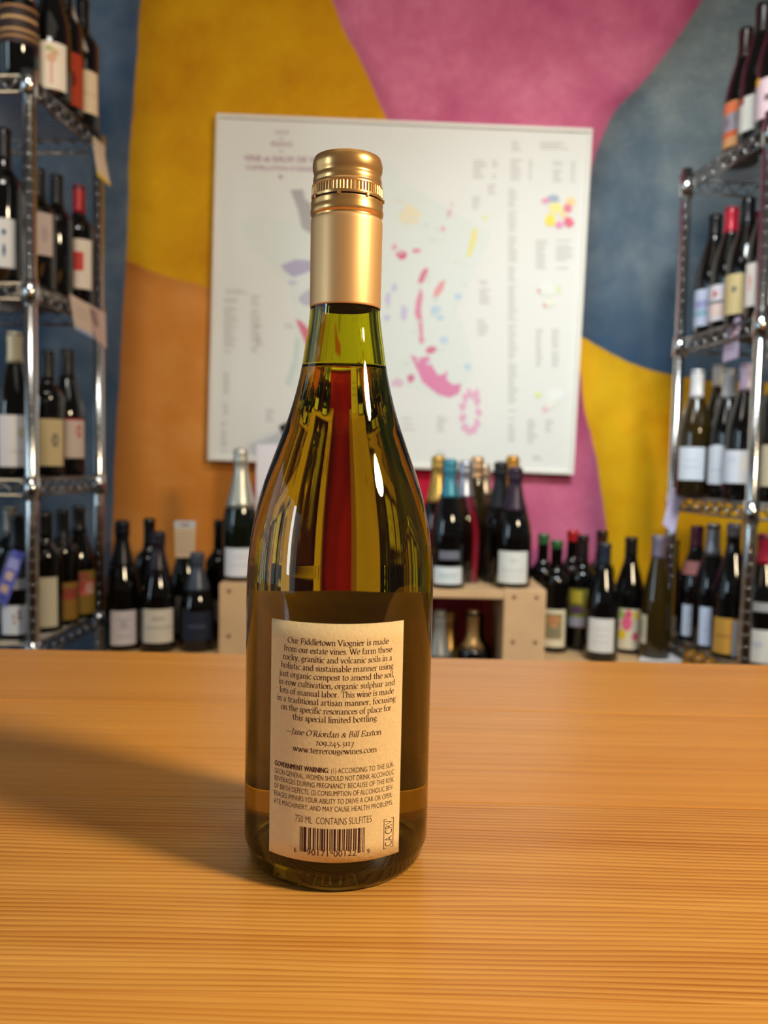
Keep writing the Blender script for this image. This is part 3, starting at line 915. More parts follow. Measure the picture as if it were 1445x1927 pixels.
for x, y, rx, ry, c in ((1027, 378, 8, 6, (226, 140, 176)), (1041, 373, 11, 7, (150, 166, 190)), (1046, 392, 14, 10, (238, 226, 130)), (1074, 380, 10, 9, (238, 204, 140)), (1068, 392, 8, 8, (226, 110, 130)), (1036, 414, 10, 12, (240, 218, 60)), (1052, 424, 8, 7, (226, 130, 176)), (1070, 418, 9, 11, (222, 84, 116)), (1060, 405, 6, 6, (238, 210, 150)), (1014, 548, 3, 4, (210, 120, 130)), (1030, 545, 18, 14, (226, 228, 222)), (1035, 570, 10, 8, (226, 228, 210)), (1025, 575, 4, 4, (224, 150, 160)), (1052, 545, 4, 8, (216, 222, 170)), (1012, 743, 5, 6, (218, 226, 130)), (1026, 770, 5, 5, (226, 180, 200)), (1045, 745, 16, 12, (228, 232, 230)), (1035, 760, 12, 9, (226, 226, 214))):
    blob(x, y, rx, ry, c)
link('printed_regions', mesh('printed_regions', pr.v, pr.f, pr.m, False, pr.i), poster)
# the small print: line upon line of thin grey bars
fp = MB()
GREY = pr_mat((178, 174, 170))
def lines(x0, x1, y0, y1, pitch=5.2, h=2.2, skip=0.12):
    y = y0
    while y < y1:
        if rnd.random() > skip:
            xe = x0 + (x1 - x0) * rnd.uniform(0.55, 1.0)
            q = [loc2(x0, y + h), loc2(xe, y + h), loc2(xe, y), loc2(x0, y)]
            fp.add([(a, -0.0004, c) for a, c in q], [(0, 1, 2, 3)])
        y += pitch
for a in ((890, 915, 302, 336), (926, 937, 302, 336), (960, 983, 300, 340), (995, 1003, 300, 340), (1040, 1060, 304, 341), (1074, 1083, 304, 341), (962, 982, 266, 290),
          (1016, 1084, 268, 281), (956, 974, 356, 830), (1008, 1032, 452, 508), (1046, 1082, 452, 505), (1008, 1022, 620, 690), (1038, 1054, 620, 690), (992, 1012, 790, 832), (1026, 1042, 790, 815), (1002, 1026, 858, 866),
          (421, 447, 557, 662), (472, 492, 557, 662), (420, 434, 702, 742), (416, 428, 795, 855), (420, 430, 756, 780), (902, 926, 528, 570), (898, 922, 602, 632), (756, 780, 786, 812), (822, 844, 784, 812), (820, 842, 850, 858), (918, 936, 348, 366), (888, 904, 370, 392), (480, 498, 606, 650), (424, 470, 545, 552), (535, 556, 610, 616), (500, 520, 770, 800)):
    lines(*a)
tag(fp.build('fine_print', GREY, poster), kind='stuff')
PURP = pr_mat((150, 96, 124))
tv, tf = [], []
def title(text, cx, cy, w, h, bold=0.01):
    vs, fs = text_polys(text, bold)
    x0, x1 = min(v[0] for v in vs), max(v[0] for v in vs)
    y0, y1 = min(v[1] for v in vs), max(v[1] for v in vs)
    n = len(tv)
    for x, y in vs:
        a, c = loc2(cx + ((x - x0) / (x1 - x0) - 0.5) * w, cy - ((y - y0) / (y1 - y0) - 0.5) * h + ((x - x0) / (x1 - x0) - 0.5) * w * 0.03)
        tv.append((a, -0.0007, c))
    tf.extend(tuple(k + n for k in f) for f in fs)
title('CARTE', 530, 249.5, 27, 6.5)
title('DE', 529, 262, 8, 4)
title('FRANCE', 530, 271.5, 40, 9)
title('DES', 529, 285, 9, 4)
title('VINS et EAUX DE VIE', 531, 299.5, 144, 11.5, 0.02)
title("D'APPELLATION D'ORIGINE", 531, 317, 136, 8.5, 0.015)
title('\u2022', 528, 333, 7, 7)
link('title', mesh('title', tv, tf, PURP), poster)

# ------------------------------------------------------------------ bottles
DARK = mat('black_bottle_glass', (9, 8, 8), 0.05, spec=0.6)
OLIVE = mat('olive_bottle_glass', (46, 34, 10), 0.05, spec=0.6)
GREEN = mat('dark_green_bottle_glass', (14, 20, 12), 0.05, spec=0.6)
CLEAR = mat('pale_bottle_glass', (216, 220, 206), 0.02, trans=1.0, ior=1.45)
SHAPES = {                                     # (radius, height as a share of the whole)
 'burgundy': (0.0405, 0.296, [(0.0, .012), (.018, .0), (.036, .0), (.0405, .014), (.0405, .43), (.0395, .50), (.0355, .575), (.029, .655), (.0225, .73), (.0175, .79), (.0152, .84), (.0148, .955), (.0160, .96), (.0160, .985), (.0148, .99), (.0148, 1.0)]),
 'bordeaux': (0.0372, 0.300, [(0.0, .012), (.018, .0), (.034, .0), (.0372, .014), (.0372, .60), (.0366, .635), (.0330, .675), (.0255, .705), (.0185, .735), (.0152, .775), (.0145, .84), (.0145, .955), (.0157, .96), (.0157, .985), (.0145, .99), (.0145, 1.0)]),
 'sparkling': (0.0440, 0.312, [(0.0, .015), (.018, .0), (.039, .0), (.0440, .016), (.0440, .38), (.0430, .45), (.0390, .53), (.0325, .61), (.0255, .69), (.0200, .76), (.0165, .82), (.0150, .88), (.0168, .90), (.0168, .925), (.0150, .93), (.0150, .955)]),
 'flute': (0.0375, 0.315, [(0.0, .012), (.018, .0), (.034, .0), (.0375, .014), (.0375, .34), (.0360, .44), (.0320, .54), (.0260, .645), (.0200, .745), (.0160, .82), (.0148, .87), (.0148, .955), (.0158, .96), (.0158, .985), (.0148, 1.0)]),
}
cache = {}
def shape_pts(kind, H):
    return [(r, z * H) for r, z in SHAPES[kind][2]]
def rad(kind, H, z):
    return r_at(shape_pts(kind, H)[2:], max(z, 0.001)) or 0.0148
def glass_mesh(kind, H, mt):
    k = (kind, round(H, 3), mt.name)
    if k not in cache:
        p = shape_pts(kind, H)
        sm = [(0, p[0][1])] + p[1:4] + smooth_profile(p[4:11], 3)[0:] + p[11:] + [(0, p[-1][1])]
        vs, fs, _ = lathe(sm, 32)
        cache[k] = mesh('glass', vs, fs, mt, True)
    return cache[k]
def capsule_mesh(kind, H, z0, mt):
    k = ('cap', kind, round(H, 3), round(z0, 3), mt.name)
    if k not in cache:
        if kind == 'sparkling':                # foil: loose over the wire hood, flaring to a rounded crown
            n = 8
            p = [(rad(kind, H, z0 + (H * .86 - z0) * i / n) + 0.0009, z0 + (H * .86 - z0) * i / n) for i in range(n + 1)]
            p = [(p[0][0] - 0.001, p[0][1])] + p + smooth_profile([(.0178, H * .885), (.0186, H * .905), (.0180, H * .935), (.0184, H * .955), (.0176, H * .98), (.0130, H * .996)], 3) + [(0, H)]
        else:
            n = 6
            p = [(rad(kind, H, z0 + (H - z0) * i / n * .985) + 0.0005, z0 + (H - z0) * i / n * .985) for i in range(n + 1)]
            p = [(p[0][0] - 0.0007, p[0][1])] + p + [(p[-1][0] - 0.0006, H + 0.0002), (p[-1][0] - 0.002, H + 0.0008), (0, H + 0.0008)]
        vs, fs, _ = lathe(p, 24)
        cache[k] = mesh('capsule', vs, fs, mt, True)
    return cache[k]
def wrap(kind, H, t0, t1, z0, z1, lift, nt=18, nz=4):
    vs, fs = [], []
    for j in range(nz + 1):
        z = z0 + (z1 - z0) * j / nz
        r = rad(kind, H, z) + lift
        for i in range(nt + 1):
            t = t0 + (t1 - t0) * i / nt
            vs.append((r * math.sin(t), -r * math.cos(t), z))
    for j in range(nz):
        for i in range(nt):
            a = j * (nt + 1) + i
            fs.append((a, a + 1, a + nt + 2, a + nt + 1))
    return vs, fs
def paper(rgb):
    return mat('label_paper_%d_%d_%d' % rgb, rgb, 0.6, spec=0.3)
def foil(rgb, rough=0.33, metal=0.6):
    return mat('foil_%d_%d_%d' % rgb, rgb, rough, metal=metal)
TEXTGREY = (120, 116, 116)
def bottle(kind, px, Y, z, label, top=None, cap=None, capc=(16, 15, 17), lab=None, labc=(226, 222, 216), rot=0, span=100, art=(), glass=DARK, group=None, neck=None, H=None, capm=0.35, dz=0.0):
    """px: pixel column of the foot; top / cap / lab: rows of the top, the capsule's edge and the label, turned into heights here."""
    x = xat(px, Y, z + 0.1)
    Rb, H0, _ = SHAPES[kind]
    hz = lambda row: at(px, row, Y - Rb * 0.6).z - z
    if H is None:
        H = H0 if top is None else min(max(at(px, top, Y).z - z, H0 * 0.9), H0 * 1.12)
    H = round(H / 0.004) * 0.004
    t = thing('sparkling_wine_bottle' if kind == 'sparkling' else 'wine_bottle', label, 'bottle', (x, Y, z + 0.0006), 0, group)
    link('glass', glass_mesh(kind, H, glass), t)
    z0 = H * (.66 if kind == 'sparkling' else .80) if cap is None else min(max(at(px, cap, Y - 0.015).z - z, H * .55), H * .94)
    link('capsule' if kind != 'sparkling' else 'foil', capsule_mesh(kind, H, round(z0 / 0.003) * 0.003, foil(capc, metal=capm)), t)
    view = math.atan2(x, Y)                    # a label seen square on faces the camera
    if lab:
        c = R(rot) - view
        z1, zb = hz(lab[0]), max(hz(lab[1]), 0.012)
        z1 = max(zb + 0.03, z1)
        h = R(span) / 2
        vs, fs = wrap(kind, H, c - h, c + h, zb, z1, 0.0004)
        lo = link('label', mesh('label', vs, fs, paper(labc), True), t)
        pv, pf, pi_, pm = [], [], [], []
        for a in art:                          # (u, v, half width, half height, colour[, 'o' for an oval])
            u, v, w, hh, rgb = a[:5]
            mt = paper(rgb)
            if mt not in pm: pm.append(mt)
            n = len(pv)
            q = max(4 if len(a) > 5 else 1, int(math.ceil(w * span / 5)))
            cols = [-1 + 2 * k / q for k in range(q + 1)]
            prof_ = [math.sqrt(max(0.02, 1 - c_ * c_)) if len(a) > 5 else 1.0 for c_ in cols]
            pts = [(u + w * c_, v - hh * f_) for c_, f_ in zip(cols, prof_)] + [(u + w * c_, v + hh * f_) for c_, f_ in reversed(list(zip(cols, prof_)))]
            for uu, vv in pts:
                zz = zb + (z1 - zb) * vv
                r = rad(kind, H, zz) + 0.0008
                tt = c + h * uu
                pv.append((r * math.sin(tt), -r * math.cos(tt), zz))
            for k in range(q):
                pf.append((n + k, n + k + 1, n + 2 * q - k, n + 2 * q + 1 - k))
                pi_.append(pm.index(mt))
        if pv:
            link('label_print', mesh('label_print', pv, pf, pm, False, pi_), lo)
    if neck:                                   # a second small label round the shoulder
        r0, r1, rgb, hw, cc = neck
        vs, fs = wrap(kind, H, R(cc) - view - R(hw), R(cc) - view + R(hw), hz(r1), hz(r0), 0.0006, 12, 4)
        link('neck_label', mesh('neck_label', vs, fs, paper(rgb), True), t)
    return t
def rows(n, rgb=TEXTGREY, w=0.55, v0=0.25, v1=0.75):
    return tuple((0, v0 + (v1 - v0) * k / max(1, n - 1), w * (1 - 0.25 * (k % 2)), 0.018, rgb) for k in range(n))

# --- left shelving, from the top shelf down
LG = 'wine bottles on the left wire shelving'
A0, A1, A2, A3 = (z for z in LZ)
bottle('burgundy', 36, 1.812, A0, 'dark bottle with black label striped in gold lettering, front of top left shelf', lab=(-40, 86), labc=(44, 30, 26), span=150, group=LG,
       art=((0, .10, .95, .02, (150, 110, 70)), (0, .2, .95, .02, (170, 130, 84)), (0, .38, .8, .025, (176, 140, 96)), (0, .55, .95, .02, (150, 110, 70)), (.3, .75, .4, .03, (180, 150, 110))))
bottle('burgundy', 97, 1.887, A0, 'bottle with cream label showing a pale red tree, top left shelf', lab=(84, 176), labc=(222, 208, 188), rot=4, span=86, group=LG,
       art=((-.1, .35, .07, .25, (206, 140, 120)), (-.1, .66, .35, .10, (206, 160, 130), 'o'), (-.25, .85, .3, .06, (170, 170, 110), 'o'), (.15, .78, .25, .07, (190, 160, 120), 'o')))
bottle('bordeaux', 124, 1.966, A0, 'bottle with orange-red label squeezed between two bottles on top left shelf', lab=(100, 200), labc=(176, 62, 34), rot=20, span=120, group=LG, art=((0, .5, .3, .15, (120, 40, 30), 'o'),))
bottle('bordeaux', 156, 2.045, A0, 'bottle with plain cream label at the back corner of top left shelf', lab=(135, 215), labc=(220, 196, 164), rot=22, span=80, group=LG, art=((0, .45, .9, .012, (190, 160, 130)),))
bottle('bordeaux', 9, 1.81, A1, 'black-capped bottle with white label bearing a dark blue figure, left edge of second shelf', top=246, cap=300, lab=(414, 506), labc=(206, 206, 206), rot=-22, span=110, group=LG,
       art=((.35, .72, .12, .07, (60, 84, 104), 'o'), (.35, .35, .10, .14, (70, 96, 120), 'o')))
bottle('bordeaux', 73, 1.9, A1, 'bottle with lilac-grey label half hidden behind the front left post', top=318, cap=372, lab=(402, 482), labc=(198, 180, 174), rot=6, span=86, group=LG, art=((0.3, .5, .3, .2, (180, 160, 160), 'o'),))
bottle('bordeaux', 107, 1.976, A1, 'unlabelled glossy black bottle with black capsule left of the red-capped bottle', top=330, cap=386, group=LG)
bottle('bordeaux', 149, 2.052, A1, 'red-capped bottle with a red square on its white label', top=352, cap=400, capc=(150, 24, 30), lab=(452, 545), labc=(214, 200, 186), rot=6, span=84, group=LG, art=((-.3, .55, .52, .19, (190, 50, 46)), (-.3, .55, .15, .07, (150, 70, 60), 'o')))
bottle('burgundy', 29, 1.81, A2, 'cream-capped bottle with big bluish white label, third left shelf', top=628, cap=682, capc=(210, 196, 160), capm=0.1, lab=(782, 879), labc=(226, 222, 222), rot=2, span=110, group=LG, art=((.35, .66, .3, .10, (206, 194, 168), 'o'), (.2, .3, .5, .012, (190, 184, 180))))
bottle('bordeaux', 90, 1.93, A2, 'dark bottle with cream label and grey seal beside the front left post', top=662, cap=716, lab=(789, 877), labc=(210, 190, 146), rot=16, span=90, group=LG, art=((.2, .55, .28, .15, (120, 110, 96), 'o'), (.2, .55, .14, .08, (190, 176, 140), 'o')))
bottle('burgundy', 127, 2.03, A2, 'black bottle with white label marked with a red circle, third left shelf', top=658, cap=712, lab=(788, 862), labc=(206, 188, 178), rot=24, span=92, group=LG, art=((.35, .68, .26, .17, (196, 96, 96), 'o'), (.35, .68, .13, .09, (206, 188, 178), 'o'), (0, .98, .98, .02, (170, 40, 40))))
bottle('burgundy', 34, 1.81, A3, 'bottle with white label carrying four brown dots, lowest left shelf', top=990, cap=1038, capc=(30, 28, 34), lab=(1138, 1222), labc=(216, 220, 230), rot=-2, span=100, group=LG,
       art=((-.22, .62, .1, .07, (170, 140, 150), 'o'), (.08, .76, .11, .08, (150, 120, 120), 'o'), (.1, .58, .11, .08, (140, 100, 90), 'o'), (-.18, .42, .1, .07, (176, 150, 150), 'o')),
       neck=(1088, 1108, (150, 150, 156), 50, 10))
bottle('bordeaux', -40, 1.82, A3, 'bottle with cream label cut by the left picture edge', lab=(1140, 1216), labc=(214, 210, 190), rot=10, span=110, group=LG)
bottle('bordeaux', 20, 1.96, A3, 'silver-capped bottle behind the four-dot bottle', top=955, cap=1006, capc=(150, 146, 142), lab=(1090, 1180), labc=(200, 196, 186), group=LG)
bottle('bordeaux', 86, 1.885, A3, 'dark bottle with narrow cream label right behind the front left post, lowest shelf', top=962, cap=1012, lab=(1086, 1182), labc=(206, 198, 176), rot=8, span=66, group=LG)
bottle('bordeaux', 118, 1.965, A3, 'dark bottle with olive and red label, second from the back on lowest left shelf', top=985, cap=1030, lab=(1096, 1166), labc=(140, 104, 40), rot=14, span=96, group=LG, art=((0, .7, .9, .14, (140, 62, 48)), (.2, .6, .35, .08, (176, 70, 60), 'o')))
bottle('burgundy', 148, 2.047, A3, 'black bottle with red, yellow and white label at back corner of lowest left shelf', top=953, cap=1003, lab=(1074, 1158), labc=(132, 104, 40), rot=12, span=110, group=LG,
       art=((0, .66, .9, .12, (168, 66, 60)), (.5, .6, .35, .14, (196, 180, 170), 'o'), (-.1, .88, .5, .07, (150, 70, 66)), (.2, .5, .35, .07, (200, 90, 80), 'o')))

# --- bench left of the stand
BG = 'bottles on the low benches'
bottle('sparkling', 229.9, 2.038, BENCH, 'black-foiled sparkling wine with lilac-white label at the left end of the bench', top=977, cap=1065, capc=(16, 20, 28), lab=(1148, 1212), labc=(206, 196, 200), rot=5, span=84, group=BG, art=rows(3, (170, 162, 170), .5) + ((0, .62, .3, .10, (180, 172, 180), 'o'),))
bottle('sparkling', 296.9, 2.027, BENCH, 'stout sparkling wine with wide cream label and plum-black foil on the left bench', top=998, cap=1075, capc=(40, 34, 46), lab=(1145, 1208), labc=(216, 206, 190), rot=2, span=104, group=BG, art=((0, .45, .85, .03, (180, 172, 158)), (0, .72, .4, .05, (186, 176, 164))))
bottle('bordeaux', 280.8, 2.199, BENCH, 'tall black-necked bottle standing behind the stout sparkling wine', top=976, cap=1030, group=BG)
tagged = bottle('burgundy', 349.8, 2.170, BENCH, 'dark green bottle wearing a paper tag over its neck, left bench', top=985, cap=1046, lab=(1122, 1190), labc=(160, 150, 136), rot=-34, span=60, glass=GREEN, group=BG)
bottle('sparkling', 370.7, 2.042, BENCH, 'small blue-black sparkling wine with pewter foil beside the left block of the stand', cap=1112, capc=(70, 76, 88), lab=(1150, 1204), labc=(30, 34, 48), span=110, H=0.244, group=BG, art=((0, .5, .5, .06, (60, 66, 84)),))
bottle('bordeaux', 412.6, 2.186, BENCH, 'black bottle with slim grey label tucked behind the left block of the stand', top=978, cap=1030, lab=(1128, 1168), labc=(140, 128, 122), rot=-14, span=50, group=BG)

# --- on the stand
SG = 'sparkling wines on the wooden stand'
bottle('sparkling', 452, 2.06, STAND, 'silver-foiled sparkling wine with white label left of the tall bottle', top=842, cap=958, capc=(200, 198, 186), capm=0.7, lab=(1031, 1086), labc=(222, 222, 228), rot=-4, span=104, glass=GREEN, group=SG, art=rows(2, (190, 192, 204), .5, .4, .7))
bottle('sparkling', 843, 2.035, STAND_TOP, 'teal-foiled sparkling wine with white label, front of stand', top=864, cap=936, capc=(60, 130, 150), lab=(1066, 1110), labc=(220, 224, 228), rot=2, span=100, group=SG, art=((0, .5, .6, .12, (196, 206, 210)),), neck=(1036, 1052, (110, 112, 124), 34, 6))
bottle('sparkling', 821, 2.185, STAND_TOP, 'gold-foiled sparkling wine behind the teal-foiled one', top=858, cap=945, capc=(196, 158, 80), capm=0.8, group=SG)
bottle('sparkling', 872, 2.122, STAND_TOP, 'clear glass sparkling wine with silver foil, left of the rose-gold one', top=868, cap=935, capc=(176, 180, 196), capm=0.85, glass=CLEAR, group=SG)
bottle('sparkling', 894, 2.222, STAND_TOP, 'sparkling wine with rose-gold crown between the silver and black foils', top=858, cap=898, capc=(214, 172, 130), capm=0.8, glass=OLIVE, group=SG)
bottle('sparkling', 908, 2.314, STAND_TOP, 'olive sparkling wine with champagne-coloured foil, right of the clear bottle', top=872, cap=930, capc=(190, 176, 156), capm=0.8, glass=OLIVE, lab=(1060, 1098), labc=(60, 56, 48), rot=-30, span=60, group=SG)
bottle('sparkling', 938, 2.142, STAND_TOP, 'black-foiled sparkling wine at the back of the stand', top=868, cap=960, capc=(34, 34, 38), group=SG)
bottle('sparkling', 960, 2.234, STAND_TOP, 'sparkling wine with orange-gold crown behind the plum-foiled bottle', top=858, cap=944, capc=(196, 140, 60), capm=0.7, group=SG)
bottle('sparkling', 966, 2.045, STAND, 'plum-foiled sparkling wine with square white label on right block of stand', top=879, cap=962, capc=(50, 36, 52), lab=(1037, 1106), labc=(220, 218, 212), rot=0, span=104, group=SG, art=((0, .40, .75, .025, (196, 198, 198)), (.05, .72, .25, .06, (200, 200, 198), 'o'), (0, .22, .6, .02, (206, 206, 204))))
UG = 'bottles on the lower shelf of the wooden stand'
bottle('sparkling', 823, 2.05, LOWER, 'grey-foiled bottle under the stand board nearest the tall bottle', top=1148, cap=1236, capc=(140, 140, 136), group=UG)
bottle('sparkling', 842, 2.15, LOWER, 'bottle with wired gold foil under the stand board', top=1164, cap=1245, capc=(180, 140, 80), capm=0.7, group=UG)
bottle('bordeaux', 886, 2.07, LOWER, 'bottle with long straw-gold capsule under the stand board', top=1150, cap=1222, capc=(170, 134, 84), capm=0.5, lab=(1226, 1300), labc=(200, 206, 220), group=UG)
bottle('bordeaux', 897, 2.149, LOWER, 'black bottle in the dark under the stand board by the right block', top=1158, cap=1230, group=UG)

# --- bench right of the stand
bottle('bordeaux', 1043.6, 2.111, BENCH, 'green-capped bottle with picture label in cream border beside the stand', top=1016, cap=1034, capc=(46, 92, 50), capm=0.1, lab=(1146, 1216), labc=(216, 206, 178), rot=0, span=92, group=BG,
       art=((-.05, .55, .72, .34, (150, 128, 88)), (-.05, .72, .6, .12, (196, 130, 84), 'o'), (-.05, .38, .62, .13, (90, 130, 124), 'o'), (-.05, .58, .3, .06, (206, 150, 110), 'o')))
bottle('bordeaux', 1018.9, 2.243, BENCH, 'green-capped bottle at the back, left of the picture-label bottle', top=1006, cap=1024, capc=(50, 96, 52), capm=0.1, group=BG)
bottle('bordeaux', 1073.3, 2.239, BENCH, 'bottle with bright red capsule at the back of the right bench', top=997, cap=1021, capc=(170, 30, 34), capm=0.1, group=BG)
bottle('bordeaux', 1092.2, 2.140, BENCH, 'bottle with yellow and violet label behind the white-label bottle', top=1008, cap=1064, capc=(40, 28, 26), lab=(1107, 1180), labc=(120, 108, 40), rot=-14, span=86, group=BG,
       art=((-.1, .78, .55, .16, (196, 170, 50)), (0, .45, .6, .10, (96, 66, 90), 'o'), (0, .14, .9, .12, (176, 166, 176)), (.1, .3, .5, .05, (140, 150, 70), 'o')))
bottle('bordeaux', 1128.0, 2.254, BENCH, 'bottle with brown capsule at the back where pink meets yellow', top=998, cap=1048, capc=(60, 34, 28), group=BG)
bottle('burgundy', 1132.8, 2.027, BENCH, 'slate-capped bottle with plain white label, foremost on the right bench', top=1022, cap=1064, capc=(40, 46, 60), lab=(1163, 1226), labc=(218, 212, 206), rot=-2, span=96, group=BG, art=rows(3, (198, 192, 188), .55, .3, .7))
bottle('burgundy', 1182.6, 2.117, BENCH, 'bottle with floral label in pink, yellow and green', top=1010, cap=1046, capc=(30, 26, 24), lab=(1145, 1220), labc=(216, 204, 180), rot=-4, span=100, group=BG,
       art=((-.5, .86, .35, .11, (150, 176, 90), 'o'), (0, .66, .36, .2, (220, 96, 130), 'o'), (.1, .88, .25, .10, (206, 70, 110), 'o'), (.62, .85, .33, .12, (222, 190, 90), 'o'), (-.35, .36, .33, .13, (226, 190, 50), 'o'), (.62, .32, .25, .11, (214, 90, 110), 'o'), (-.7, .6, .25, .12, (222, 160, 130), 'o')))
bottle('flute', 1233, 2.045, BENCH, 'slender olive bottle with lavender-grey capsule standing on a white card', top=1007, cap=1052, capc=(120, 112, 132), lab=(1158, 1212), labc=(206, 196, 166), rot=-62, span=60, glass=OLIVE, group=BG, art=((0, .5, .5, .3, (170, 160, 136)),), dz=0.003)
bottle('bordeaux', 1262.0, 2.198, BENCH, 'dark bottle behind the slender olive bottle beside the back right post', cap=1070, lab=(1158, 1204), labc=(160, 150, 150), rot=0, span=50, H=0.284, group=BG)

# --- right shelving, from the top shelf down
RG = 'wine bottles on the right wire shelving'
B0, B1, B2, B3 = (z for z in RZ)
bottle('burgundy', 1396, 2.0, B0, 'brown-necked bottle with orange patterned label, nearest the wall on top right shelf', top=55, cap=110, capc=(40, 24, 18), lab=(190, 276), labc=(206, 150, 100), rot=-38, span=96, group=RG,
       art=((0, .85, .9, .12, (214, 110, 70)), (0, .55, .85, .2, (150, 140, 150)), (-.3, .55, .3, .12, (90, 84, 90), 'o'), (.4, .6, .25, .14, (206, 200, 206), 'o'), (0, .28, .85, .06, (206, 96, 60))))
bottle('burgundy', 1428, 1.9, B0, 'bottle with grey-white label with brown corner, middle of top right shelf', top=8, cap=60, capc=(28, 20, 18), lab=(180, 246), labc=(196, 192, 184), rot=-40, span=90, group=RG, art=((-.5, .9, .35, .10, (140, 72, 52)),))
bottle('burgundy', 1462, 1.81, B0, 'bottle with pinkish label and yellow sticker at the picture edge, top right shelf', lab=(146, 222), labc=(196, 170, 176), rot=-22, span=120, group=RG, art=((-.75, .98, .2, .10, (222, 160, 20)), (.1, .5, .3, .08, (90, 70, 70))))
bottle('burgundy', 1340, 2.05, B1, 'black-capped bottle with blue-white label nearest the wall, second right shelf', top=405, cap=446, lab=(545, 614), labc=(190, 194, 216), rot=-40, span=90, group=RG, art=((0, .6, .6, .10, (150, 150, 190)), (0, .35, .7, .10, (140, 170, 190), 'o')))
bottle('burgundy', 1370, 1.967, B1, 'red-capped bottle with a red dot on its white label, second right shelf', top=393, cap=438, capc=(176, 20, 44), capm=0.2, lab=(536, 604), labc=(214, 204, 208), rot=-42, span=84, group=RG, art=((0, .75, .17, .09, (206, 40, 50), 'o'), (0, .3, .7, .18, (222, 196, 186)), (0, .52, .9, .03, (70, 70, 80))))
bottle('burgundy', 1401, 1.884, B1, 'black-capped bottle with tan label, second right shelf', top=375, cap=424, lab=(516, 592), labc=(196, 172, 122), rot=-44, span=92, group=RG, art=((0.3, .62, .2, .08, (110, 104, 92), 'o'),))
bottle('burgundy', 1441, 1.8, B1, 'scarlet-capped bottle with tall white label just inside the front right post', top=342, cap=398, capc=(200, 24, 50), capm=0.2, lab=(494, 576), labc=(216, 204, 194), rot=-22, span=104, group=RG, art=((-.45, .6, .07, .13, (206, 100, 80), 'o'), (-.45, .42, .05, .07, (206, 110, 90), 'o')))
bottle('burgundy', 1424, 2.03, B1, 'bottle with dark red capsule at the back of second right shelf', top=400, cap=445, capc=(110, 14, 30), capm=0.2, group=RG)
WG = (206, 204, 206)
bottle('burgundy', 1306, 2.018, B2, 'olive bottle with white capsule and square white label, nearest the back right post', top=697, cap=748, capc=WG, capm=0.1, lab=(842, 904), labc=(218, 220, 226), rot=-10, span=92, glass=OLIVE, group=RG, art=rows(2, (196, 200, 210), .6, .4, .6))
bottle('burgundy', 1346, 2.075, B2, 'olive bottle with white capsule at the back, between two white-labelled bottles', top=687, cap=728, capc=WG, capm=0.1, glass=OLIVE, group=RG)
bottle('burgundy', 1366, 1.952, B2, 'white-capped dark bottle with round-topped white label', top=695, cap=748, capc=(216, 214, 214), capm=0.1, lab=(846, 912), labc=(220, 222, 230), rot=-28, span=80, group=RG, art=((0, 1.0, .98, .12, (220, 222, 230), 'o'), (0, .4, .6, .02, (196, 200, 214))))
bottle('burgundy', 1398, 1.868, B2, 'bottle with lavender capsule and wide white label inside the front right post', top=685, cap=736, capc=(176, 160, 186), capm=0.2, lab=(848, 910), labc=(216, 220, 230), rot=-22, span=110, group=RG, art=((-.2, .7, .3, .07, (200, 208, 222), 'o'), (.6, .6, .2, .2, (226, 222, 216))))
bottle('bordeaux', 1463, 1.797, B2, 'bottle with cream label and gold seal right of the front right post', top=640, cap=690, capc=(206, 190, 180), capm=0.1, lab=(838, 916), labc=(206, 190, 160), rot=-4, span=100, group=RG, art=((-.1, .76, .26, .14, (180, 142, 70), 'o'),))
bottle('burgundy', 1306, 2.037, B3, 'bottle with plum capsule and pink collar label, back of lowest right shelf', top=990, cap=1032, capc=(84, 34, 52), capm=0.2, lab=(1138, 1196), labc=(206, 212, 228), rot=6, span=90, group=RG, neck=(1057, 1082, (150, 92, 88), 60, 0), art=rows(3, (180, 186, 204), .6, .35, .7))
bottle('burgundy', 1336, 1.953, B3, 'silver-capped bottle with blue-white label, lowest right shelf', top=985, cap=1046, capc=(150, 150, 158), capm=0.7, lab=(1142, 1214), labc=(206, 212, 232), rot=12, span=90, group=RG, art=rows(2, (180, 186, 206), .6, .4, .6))
bottle('burgundy', 1374, 1.87, B3, 'bottle with orange label and grey-topped capsule, lowest right shelf', top=987, cap=1012, capc=(96, 92, 100), lab=(1163, 1238), labc=(206, 150, 62), rot=-10, span=90, group=RG, art=((.7, .45, .28, .5, (190, 184, 190)), (-.2, .5, .5, .03, (170, 110, 50))))
bottle('burgundy', 1432, 1.796, B3, 'red-capped bottle with white label right of the front right post, lowest shelf', top=1004, cap=1064, capc=(150, 24, 50), capm=0.2, lab=(1184, 1256), labc=(208, 204, 200), rot=4, span=104, group=RG, art=((-.2, .55, .3, .10, (180, 184, 196), 'o'),), neck=(1133, 1150, (150, 150, 150), 46, 0))
bottle('burgundy', 1466, 1.92, B3, 'second red-capped bottle cut by the right picture edge, lowest shelf', top=1010, cap=1060, capc=(150, 24, 46), capm=0.2, group=RG)

